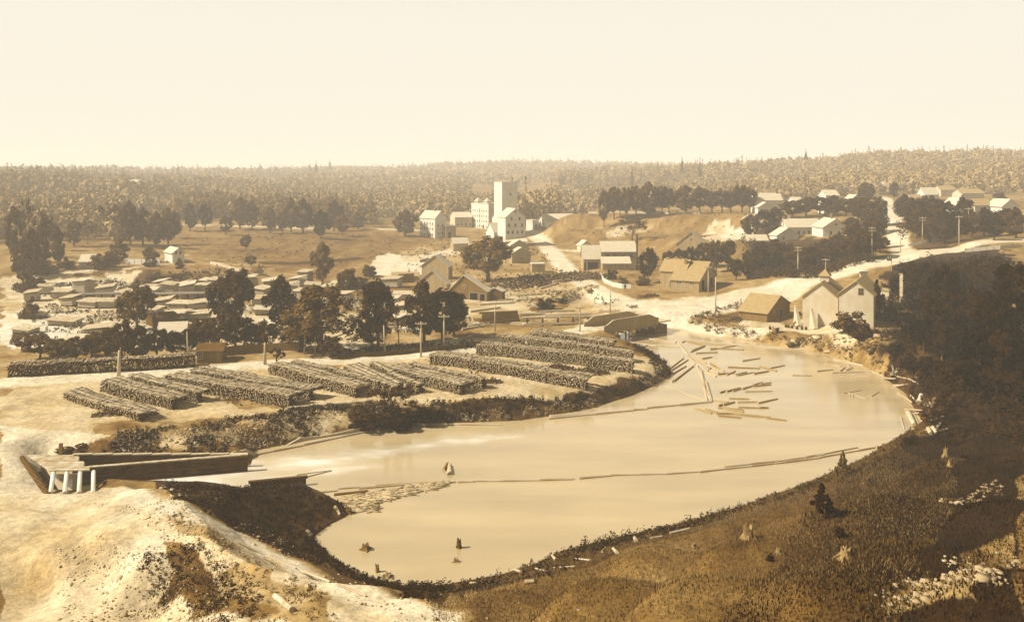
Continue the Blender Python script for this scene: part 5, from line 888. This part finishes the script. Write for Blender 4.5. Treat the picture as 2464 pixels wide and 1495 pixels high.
# ---------------------------------------------------------------- logs
LOGP = []
for i in range(4):
    q = random.Random(40+i); m = MB(); n_ = 7; m.tube([(-.5+j/(n_-1), q.uniform(-.006, .006), q.uniform(-.08, .08)*0) for j in range(n_)], [1.08-.3*j/(n_-1)+q.uniform(-.05, .05) for j in range(n_)], 12, 0, True, 1)
    # tube radii scaled by object (len, r, r)
    LOGP.append(mesh('log', m.v, m.f, ['log_bark', 'cordwood_end'], m.m, False))
    LOGP[-1].polygons.foreach_set('use_smooth', [len(p.vertices) == 4 for p in LOGP[-1].polygons])
LOGW = []
for me_ in LOGP:
    c = me_.copy(); c.materials[0] = M['pale_wood']; LOGW.append(c)
LOGD = []
for me_ in LOGP:
    c = me_.copy(); c.materials[0] = M['brown_board']; LOGD.append(c)
def fixlog(me_):
    pass
def log(u0, v0, u1, v1, r, label, group, water=True, tone='n', cat='log', name='log', up=0):
    if water: A = (*at(u0, v0, .08), .06); B = (*at(u1, v1, .08), .06)
    else: A, B = G(u0, v0), G(u1, v1); A = (A[0], A[1], max(A[2], 0)+r*.6); B = (B[0], B[1], max(B[2], 0)+r*.6)
    if not water and name != 'edging_pole':
        h_ = math.hypot(B[0]-A[0], B[1]-A[1]); lim = 7.5 if u0 > 850 else 2.6
        if h_ > lim or abs(B[2]-A[2]) > .5*h_:
            A, B = (A, B) if A[2] > B[2] or u0 > 850 else (B, A); f_ = min(lim, h_)/max(h_, .01); B = (A[0]+(B[0]-A[0])*f_, A[1]+(B[1]-A[1])*f_, 0); B = (B[0], B[1], max(hz(B[0], B[1]), 0)+r*.6)
    Av, Bv = Vector(A), Vector(B); d = Bv-Av; L_ = max(d.length, .8)
    o = bpy.data.objects.new(name, {'n': LOGP, 'w': LOGW, 'd': LOGD}[tone][rnd.randrange(4)]); COL.objects.link(o); o.location = (Av+Bv)/2+Vector((0, 0, up))
    o.rotation_euler = d.to_track_quat('X', 'Z').to_euler(); o.scale = (L_, r, r); tag(o, label, cat, group); return o
def ZA(t): return [( (2200+a/2.24)/4, (1250+b/2.24)/4, (2200+c/2.24)/4, (1250+d_/2.24)/4) for a, b, c, d_ in t]
def ZB(t): return [( (3100+a/2.474)/4, (1350+b/2.474)/4, (3100+c/2.474)/4, (1350+d_/2.474)/4) for a, b, c, d_ in t]
def ZC(t): return [( (1000+a/2.464)/4, (1500+b/2.464)/4, (1000+c/2.464)/4, (1500+d_/2.464)/4) for a, b, c, d_ in t]
g = 'loose sawlogs afloat in the pond'; gb = 'chained boom logs'
def many(T, r, label, group, **k):
    for q in T: log(*q, r*rnd.uniform(.62, 1.05), label, group, **k)
many(ZA([(1070,500,1195,405),(1085,515,1235,420),(1100,545,1220,475),(1095,615,1280,480),(1110,610,1285,475)]), .3, 'slanting sawlog moored between the grassy point and the log walkway', 'slanting logs off the grassy point')
many(ZA([(1150,270,1230,370),(1175,290,1260,400),(1230,370,1300,460),(1260,400,1330,480),(1320,480,1370,600),(1340,500,1400,640),(1370,600,1410,790),(1400,620,1450,790),(1385,680,1440,780),(1355,520,1392,700)]), .3, 'sawlog lashed into the walkway running down the middle of the pond', 'walkway of lashed logs', tone='w')
many(ZA([(1240,260,1380,290),(1340,265,1500,275),(1400,280,1680,292),(1435,330,1680,290),(1310,360,1500,352),(1440,315,1735,330),(1260,350,1385,300),(1280,330,1390,290),(1360,410,1450,395),(1180,265,1225,245)]), .26, 'sawlog in the loose raft at the top of the walkway', 'logs at the top of the walkway')
many(ZA([(1600,485,1880,497),(1700,475,1760,490),(1880,480,2030,520),(1970,495,2100,468),(1825,545,1955,522),(1680,560,1830,530),(1660,555,1760,530),(1500,550,1650,535),(1400,535,1490,570),(1410,520,1440,490),(1440,455,1520,505),(1430,515,1510,535),(1580,555,1660,520),(1290,410,1415,485),(1330,400,1400,450),(1450,490,1560,520),(1725,430,1880,405),(2175,555,2340,562)]), .26, 'sawlog drifting in the middle raft right of the walkway', 'logs of the middle raft')
many(ZA([(1520,715,1580,695),(1580,705,1700,670),(1640,700,1750,665),(1720,680,1820,650),(1815,645,1900,620),(1825,655,1980,642),(1890,635,1980,622),(1750,702,1990,698)]), .26, 'sawlog in the slanting string below the middle raft', 'logs of the slanting string')
many(ZA([(1605,765,1785,770),(1680,798,1860,795),(1860,808,2035,768),(1505,835,1600,800),(1550,825,1650,798),(1460,780,1600,795),(1690,845,1885,850),(1510,850,1730,865),(1560,860,1735,885),(1300,855,1450,898),(1400,865,1500,890),(1495,900,1650,902),(1510,920,1715,938),(1650,905,1970,935),(1940,940,2120,962),(1880,850,1955,848)]), .26, 'sawlog drifting at the foot of the walkway', 'logs at the foot of the walkway')
many(ZA([(600,255,755,300),(540,245,700,262),(700,262,950,292),(690,330,875,290),(780,325,870,290),(950,290,1160,305),(720,205,930,235),(930,235,1130,265)]), .28, 'long log moored in the corner below the bridge', 'logs below the bridge', tone='w')
many(ZA([(1190,250,1440,268),(1440,268,1700,285),(1700,285,2080,315),(2080,315,2460,345)]), .26, 'thin boom log strung along the north shore', 'boom along the north shore', tone='w')
many(ZA([(0,945,400,905),(400,905,750,870),(750,865,870,860),(870,850,1160,822),(1160,822,1450,795),(0,930,350,900)]), .34, 'heavy boom log strung along the grassy point', 'boom along the grassy point', tone='w')
many(ZA([(540,1450,780,1444),(780,1444,1050,1437),(1050,1437,1330,1418),(1340,1422,1560,1395),(1560,1395,1800,1370),(1560,1380,1800,1350),(1800,1350,2080,1320),(1800,1370,2100,1335),(2100,1335,2420,1295),(2080,1320,2460,1265)])+ZB([(0,1240,440,1185),(290,1180,560,1130),(560,1130,820,1080),(440,1180,830,1110),(830,1110,1230,1040),(1050,1052,1130,1042),(1370,1010,1530,985)]), .2, 'boom log in the long chain across the near part of the pond', 'boom across the near pond', tone='w')
log(*ZB([(1000,1085,1058,1080)])[0], .28, 'short dark log afloat beside the end of the long boom', None, tone='d')
log(*ZA([(1050,660,1380,785)])[0], .09, 'very thin pole reaching from the point to the walkway foot', None, tone='w')
for q_ in ((500, 480, 540, 479.3), (540, 479.2, 574, 478.3), (580, 477.5, 611, 474.8)): log(*q_, .2, 'boom log in the long chain across the near part of the pond', 'boom across the near pond', tone='w')
many(ZB([(415,328,570,312),(175,368,360,372),(560,345,950,330),(630,360,900,380),(780,330,965,335),(640,330,690,290),(700,320,770,292),(500,255,650,280),(590,215,915,280)]), .22, 'bleached log afloat in the shaded right corner of the pond', 'logs in the right corner', tone='w')
many(ZB([(675,548,845,515),(955,575,1030,530),(720,540,900,602),(740,585,748,545),(766,590,776,545)]), .1, 'thin sunken branch showing above the right hand water', 'thin branches at the right', tone='w')
many(ZB([(965,355,1105,398),(1070,428,1200,410),(1210,385,1320,410),(1320,410,1425,460),(1190,500,1310,460),(1170,485,1250,470),(1220,600,1360,645),(1345,575,1410,635),(1290,770,1470,722),(1370,785,1430,745),(1420,800,1640,765),(1545,825,1670,782),(1245,902,1350,903),(1350,905,1520,920),(1600,900,1650,830),(1620,935,1725,905),(1380,800,1560,840),(1500,640,1520,700),(1520,620,1550,690),(1480,670,1510,620),(1145,375,1165,330),(1185,380,1215,310),(1200,300,1215,340),(1440,410,1400,390)]), .19, 'bleached driftwood log stranded on the east shore', 'driftwood on the east shore', water=False, tone='w', name='driftwood_log', cat='driftwood')
for q, r_ in (((1430,660,1450,580), .5), ((1320,815,1520,860), .45), ((1520,910,1540,960), .32), ((1560,900,1600,955), .32)): log(*ZB([q])[0], r_, 'thick bleached butt log stranded on the east shore', 'thick driftwood on the east shore', water=False, tone='w', name='driftwood_log', cat='driftwood')
many(ZC([(0,790,230,745),(230,745,520,690),(520,685,900,605),(900,605,1280,525)]), .26, 'boom log along the stony bank left of the snag', 'boom along the stony bank', tone='w')
many(ZC([(1660,478,2060,482),(2060,482,2464,487)]), .24, 'boom log under the pale weeds right of the snag', 'boom right of the snag', tone='w')
many(ZC([(600,1160,860,1130),(880,1110,1240,1085),(1240,1085,1650,1055),(1090,1110,1660,1062),(1650,1060,2020,1045),(2050,1045,2200,1042),(2210,1035,2464,1035)]), .22, 'pale log edging the debris raft beyond the black spit', 'logs edging the debris raft', tone='w')
many(ZC([(830,1175,1160,1135),(175,1120,285,1020),(260,1110,330,1060),(330,1100,360,1060)]), .27, 'dark wet log by the black spit', 'dark logs by the spit', tone='d')
many(ZC([(470,975,800,930),(540,1000,800,935),(520,1095,740,1130)]), .1, 'thin pole floating in the foam', 'poles in the foam', tone='w')
log(*ZC([(1910,935,1945,865)])[0], .24, 'short dark log standing on end in open water', None, tone='d'); log(*ZC([(1972,975,1968,885)])[0], .4, 'waterlogged butt end in open water beside the dark one', None)
for i_, (a_, b_) in enumerate((((178,511),(200,520)),((203,522),(226,534)),((236,541),(262,553)),((268,556),(296,568)),((302,571),(330,582)),((338,585),(366,596)),((375,600),(400,609)))):
    log(*a_, *b_, .12, 'grey edging pole laid along the track on the embankment', 'edging poles along the track', water=False, tone='w', cat='pole', name='edging_pole')
# debris raft
rng = np.random.default_rng(77); P = [at(u, v, 0) for u, v in [(332,499),(355,495),(415,484),(455,481),(440,488),(400,497),(372,505),(380,511),(352,512),(344,506)]]; A_ = np.array(P)
n_ = 1500; X = rng.uniform(A_[:, 0].min(), A_[:, 0].max(), n_); Yq = rng.uniform(A_[:, 1].min(), A_[:, 1].max(), n_); m = inpoly(X, Yq, P); X, Yq = X[m], Yq[m]; k = len(X); ax = np.stack([np.cos(rng.normal(.25, .35, k)), np.sin(rng.normal(.25, .35, k)), rng.normal(0, .04, k)], 1); ax /= np.linalg.norm(ax, axis=1)[:, None]
V_, Fq, mi = prism_logs(np.stack([X, Yq, rng.uniform(.0, .08, k)], 1), ax, rng.uniform(.04, .12, k), rng.uniform(.5, 2.6, k), rng); tag(link('floating_debris', npmesh('floating_debris', V_, Fq, ['log_bark', 'cordwood_end'], mi)), 'raft of bark and slabs drifting beyond the black spit', kind='stuff')
# spit retaining timber
A = (*at(250, 489.5, 0), 0); B = (*at(306, 484, 0), 0); o = empty('retaining_timber', (A[0], A[1], 0), math.atan2(B[1]-A[1], B[0]-A[0]), 'dark plank retaining wall along the edge of the black spit', 'retaining wall'); Ln = math.dist(A, B)
bx('plank_wall', 0, Ln, -.15, .15, -.5, .9, 'dark_board', o); bx('cap_beam', -.2, Ln+.2, -.3, .3, .902, 1.2, 'dark_board', o)
# ---------------------------------------------------------------- stumps, rocks, snag
def stump(u, v, r, h, label, mat='stump_wood', water=False, roots=7, up=0, name='tree_stump'):
    if water: x, y = at(u, v, 0); z = -.1
    else: x, y, z = G(u, v)
    r *= .75; h *= .85; q = random.Random(int(u*7+v)); m = MB(); o = empty(name, (x, y, z), q.uniform(0, 6), label, 'stump'); n = 16; rings = []
    lv = [(-.2, 1.5), (0, 1.35), (h*.25, 1.05), (h*.6, .9), (h, .85)]
    for zz, rr in lv:
        b0 = len(m.v)
        for j in range(n): a = j*2*math.pi/n; k2 = 1+.22*math.sin(3*a+1)*(1.4-zz/h*.5)*.6; m.v.append((math.cos(a)*r*rr*k2, math.sin(a)*r*rr*k2, zz+(q.uniform(-.28, .3)*h if zz == h else 0)))
        rings.append(b0)
    for i in range(len(lv)-1):
        for j in range(n): m.f.append((rings[i]+j, rings[i]+(j+1) % n, rings[i+1]+(j+1) % n, rings[i+1]+j)); m.m.append(0)
    c0 = len(m.v); m.v.append((0, 0, h*.75)); 
    for j in range(n): m.f.append((rings[-1]+j, rings[-1]+(j+1) % n, c0)); m.m.append(0)
    m.build('trunk', mat, o)
    for k3 in range(roots):
        a = k3*6.28/roots+q.uniform(-.3, .3); L_ = r*q.uniform(.7, 1.6); MB().tube([(math.cos(a)*r*.8, math.sin(a)*r*.8, h*.3), (math.cos(a)*(r+L_*.4), math.sin(a)*(r+L_*.4), .12), (math.cos(a)*(r+L_), math.sin(a)*(r+L_), -.12)], [r*.3, r*.2, r*.06], 6).build('root', mat, o)
    return o
for a in ((748,538,.55,1.2,'bleached splayed stump in the middle of the near hillside'),(733,505,.5,1.5,'tall broken stump at the shoreline of the near hillside'),(946,456,.4,1.2,'bleached stump high at the right of the near hillside'),(950,466,.35,.8,'lower bleached stump just beneath the high one'),(846,557,.5,.8,'hollow dark stump below the small cedar'),(694,547,.3,.5,'small stump near the weedy shore'),
          (935,404,.5,1.2,'pale stump on the shaded east bank'),(700,318+0,.3,.5,'low stump on the verge by the bridge') if 0 else (779,553,.3,.5,'tiny weathered stump low on the hillside')): stump(*a)
for a in ((366,549,.62,.8,'dark round stump standing in the near water','dark_stone'),(459,547,.35,1.3,'dark spiked snag stump in the middle of the near water','dark_board'),(456,561,.38,.5,'pale topped stump in the water below the spiked one','stump_wood'),(388,576,.55,.5,'mottled stump at the tip of the near cove','stump_wood'),(377,571,.3,.9,'splintered stump with white roots in the near cove','stump_wood'),(349,513,.5,.9,'dark stump off the tip of the black spit','dark_stone')): stump(*a, water=True, roots=3)
for u, v, u1, v1, r_, w_ in ((530,567,545,571,.14,0),(500,566,521,572,.16,0),(543,552,556,560,.17,0),(572,558,590,560,.1,0),(602,552,606,547,.13,0),(629,534,636,541,.22,0),(611,547,617,553,.18,0),(525,583,534,582,.22,0),(540,568,575,566,.08,0),(662,535,690,529,.16,0),(470,583,476,583,.13,0),(650,538,662,536,.1,0),(335,507,340,515,.2,0),(307,531,312,536,.2,0)):
    log(u, v, u1, v1, r_, 'bleached stick of driftwood along the near shore', 'driftwood along the near shore', water=False, tone='w', name='driftwood_log', cat='driftwood')
x, y, z = G(394, 421); o = empty('dead_tree', (x, y, max(z, 0)), 0, 'pale dead snag with bare drooping branches over the river', 'dead tree'); q = random.Random(5)
MB().tube([(0, 0, 0), (-.4, .2, 2), (.2, .2, 4), (.5, 0, 6.2), (.3, 0, 7.5)], [.16, .13, .1, .07, .03], 7).build('trunk', 'pale_wood', o); MB().tube([(-.3, 0, .2), (-.2, .1, 2.2), (-.9, .2, 4.2), (-1.1, 0, 6.6)], [.14, .1, .07, .03], 7).build('trunk', 'pale_wood', o)
for p in ([(.2, .2, 4), (1.4, -.3, 3.4), (2.2, -.4, 2.2)], [(.3, .1, 4.8), (1.2, .2, 5.0), (2.4, .1, 3.8), (2.6, 0, 3)], [(-.4, .2, 2), (-1.2, 0, 1.4)], [(.4, 0, 5.6), (1.2, .1, 6.5)], [(-1, .1, 5), (-1.8, 0, 6.1)]): MB().tube(p, [.07]+[.045]*(len(p)-2)+[.02], 6).build('branch', 'pale_wood', o)
# driftwood root tangle on east shore
x, y, z = G(894, 377); 
o = empty('root_wad', (x, y, z), 0, 'upturned bleached root wad with spiky roots on the east shore', 'driftwood')
for k3 in range(14):
    a = q.uniform(0, 6.28); e_ = q.uniform(.2, 1.3); L_ = q.uniform(1, 2.6); MB().tube([(0, 0, .4), (math.cos(a)*L_*.5*math.cos(e_), math.sin(a)*L_*.5*math.cos(e_), .5+L_*.5*math.sin(e_)), (math.cos(a+.3)*L_*math.cos(e_), math.sin(a+.3)*L_*math.cos(e_), .4+L_*math.sin(e_))], [.16, .1, .03], 6).build('root', 'pale_wood', o)
# hay-cart like frame, washing
x, y, z = G(146, 266); o = empty('laundry_line', (x, y, z), R(-6), 'white sheets hanging on a line beside the small white house', 'laundry')
for xx in (-9, 0, 7): MB().tube([(xx, 0, -.2), (xx, 0, 3)], .07, 6).build('post', 'pole_wood', o)
MB().tube([(-9, 0, 2.9), (0, 0, 2.8), (7, 0, 2.9)], .03, 4).build('line', 'pole_wood', o)
for i, (xx, w_, h_) in enumerate(((-8, 3.2, 2), (-4.4, 2.4, 2), (-1.6, 1.2, 1.8), (.6, 1.8, 2.2), (4.2, 1.2, 2.4))): MB().poly([(xx, -.05, 2.8), (xx+w_, .05, 2.8), (xx+w_+.4, -.5, 2.8-h_), (xx+.3, -.7, 2.8-h_), (xx, 0, 2.82), (xx+w_, .1, 2.82), (xx+w_+.4, -.45, 2.82-h_), (xx+.3, -.65, 2.82-h_)], [(0, 1, 2, 3), (7, 6, 5, 4), (0, 4, 5, 1), (1, 5, 6, 2), (2, 6, 7, 3), (3, 7, 4, 0)]).build('sheet', 'white_paint', o)
# ---------------------------------------------------------------- people
def skin_body(name, joints, edges, mat, parent):
    me_ = bpy.data.meshes.new(name); me_.from_pydata([j[:3] for j in joints], edges, []); me_.materials.append(M[mat]); o = bpy.data.objects.new(name, me_); COL.objects.link(o); o.parent = parent
    sk = o.modifiers.new('skin', 'SKIN'); me_.skin_vertices[0].data[0].use_root = True
    for i, j in enumerate(joints): me_.skin_vertices[0].data[i].radius = (j[3], j[4] if len(j) > 4 else j[3])
    o.modifiers.new('sub', 'SUBSURF').levels = 1; o.modifiers['sub'].render_levels = 1; return o
def person(u, v, label, rz=0, bend=0., arms='down', coat='cloth_dark', leg='cloth_dark', z=None, Y=None, sc=1.):
    x, y, zz = G(u, v); zz = zz if z is None else zz+z; o = empty('person', (x, y, zz), R(rz), label, 'person', scale=(sc, sc, sc)); b = bend; f = lambda h: (-math.sin(b)*(h-.95), math.cos(b)*(h-.95)+.95)
    def P(xx, yy, h, *r): 
        if h > .95: dy_, hh = f(h); return (xx, yy+dy_, hh, *r)
        return (xx, yy, h, *r)
    J = [P(0, 0, .95, .14, .11), P(0, 0, 1.15, .14, .1), P(0, 0, 1.38, .17, .1), P(0, 0, 1.5, .06, .055), P(0, -.01, 1.6, .085, .1), P(0, 0, 1.72, .07, .085), (.1, 0, .88, .09, .09), (.12, -.04, .48, .065, .065), (.12, .03, .08, .045, .045), (.12, -.12, .04, .045, .035), (-.1, 0, .88, .09, .09), (-.13, .05, .48, .065, .065), (-.13, .12, .08, .045, .045), (-.13, -.03, .04, .045, .035)]
    E = [(0, 1), (1, 2), (2, 3), (3, 4), (4, 5), (0, 6), (6, 7), (7, 8), (8, 9), (0, 10), (10, 11), (11, 12), (12, 13)]
    for sgn in (1, -1):
        k0 = len(J); sh = P(sgn*.21, 0, 1.42, .06, .06); J.append(sh)
        if arms == 'down': J += [P(sgn*.26, .02, 1.15, .045), P(sgn*.25, -.08, .92, .034), P(sgn*.25, -.1, .82, .03, .04)]
        else: J += [(sh[0], sh[1]-.2, sh[2]-.2, .045), (sgn*.15, sh[1]-.4, sh[2]-.32, .034), (sgn*.13, sh[1]-.48, sh[2]-.35, .032, .04)]
        E += [(2, k0), (k0, k0+1), (k0+1, k0+2), (k0+2, k0+3)]
    skin_body('body', J, E, 'skin', o)
    idx = [0, 6, 7, 8, 10, 11, 12]; mpi = {a: i for i, a in enumerate(idx)}; skin_body('trousers', [(*J[i][:3], J[i][3]+.025, (J[i][4] if len(J[i]) > 4 else J[i][3])+.025) for i in idx], [(mpi[a], mpi[c]) for a, c in E if a in mpi and c in mpi], leg, o)
    idx = [0, 1, 2, 14, 15, 16, 18, 19, 20]; mpi = {a: i for i, a in enumerate(idx)}; skin_body('coat', [(*J[i][:3], J[i][3]+.03, (J[i][4] if len(J[i]) > 4 else J[i][3])+.03) for i in idx], [(mpi[a], mpi[c]) for a, c in E if a in mpi and c in mpi], coat, o)
    hd = J[5]; MB().tube([(hd[0], hd[1], hd[2]+.0), (hd[0], hd[1], hd[2]+.02), (hd[0], hd[1], hd[2]+.03), (hd[0], hd[1], hd[2]+.14)], [.19, .19, .115, .1], 14).build('hat', coat, o); return o
person(625, 289.5, 'person in dark clothes standing alone on the road junction', 20, sc=1.15)
person(437, 358.5, 'person in a dark coat bending over the end of the broad front woodpile row', 70, .75, 'reach', coat='cloth_dark', leg='cloth_mid', z=1.9)
person(471.5, 376, 'person in a pale shirt stooping at the foot of the woodpile', -60, .9, 'reach', 'cloth_pale', 'cloth_dark'); person(475.5, 376.2, 'person kneeling low beside the stooping one', 60, 1.1, 'reach', 'cloth_dark', 'cloth_pale', sc=.85)
person(840.5, 325.5+0, 'person in dark clothes standing beside the rounded bush', -20, sc=1.1); person(91.7, 329, 'person in a long dark coat on the pale track at the left', 0, sc=1.5)
person(794, 326, 'person crouching by the foot of the white gable wall', 30, .8, 'reach', sc=.9)
# small gear by the shed: barrels and boxes
for i, (u, v) in enumerate(((786,327),(788.5,327.5),(792,328),(770,329),(797,329),(802,329.5),(806,329.5))):
    x, y, z = G(u, v); o = empty('barrel', (x, y, z), 0, 'small dark barrel on the bare ground by the sheds', 'barrel', 'barrels by the sheds'); MB().tube([(0, 0, 0), (0, 0, .25), (0, 0, .55), (0, 0, .8)], [.26, .32, .32, .26], 10).build('staves', 'dark_board', o); MB().tube([(0, 0, .2), (0, 0, .26)], .335, 10).build('hoop', 'dark_void', o)
# ---------------------------------------------------------------- haze
def haze(density, col):
    o = MB().box(-4700, 4700, -70, 2650, -4, 82).build('haze', ())
    m = bpy.data.materials.new('haze'); m.use_nodes = True; n = m.node_tree; n.nodes.clear()
    v = n.nodes.new('ShaderNodeVolumePrincipled'); v.inputs['Color'].default_value = (*col, 1); v.inputs['Density'].default_value = density; v.inputs['Anisotropy'].default_value = 0
    out = n.nodes.new('ShaderNodeOutputMaterial'); n.links.new(v.outputs[0], out.inputs['Volume']); o.data.materials.append(m); o['kind'] = 'stuff'
    o['label'] = 'thin warm haze that pales the far hills'
haze(.00038, (1, .98, .90))
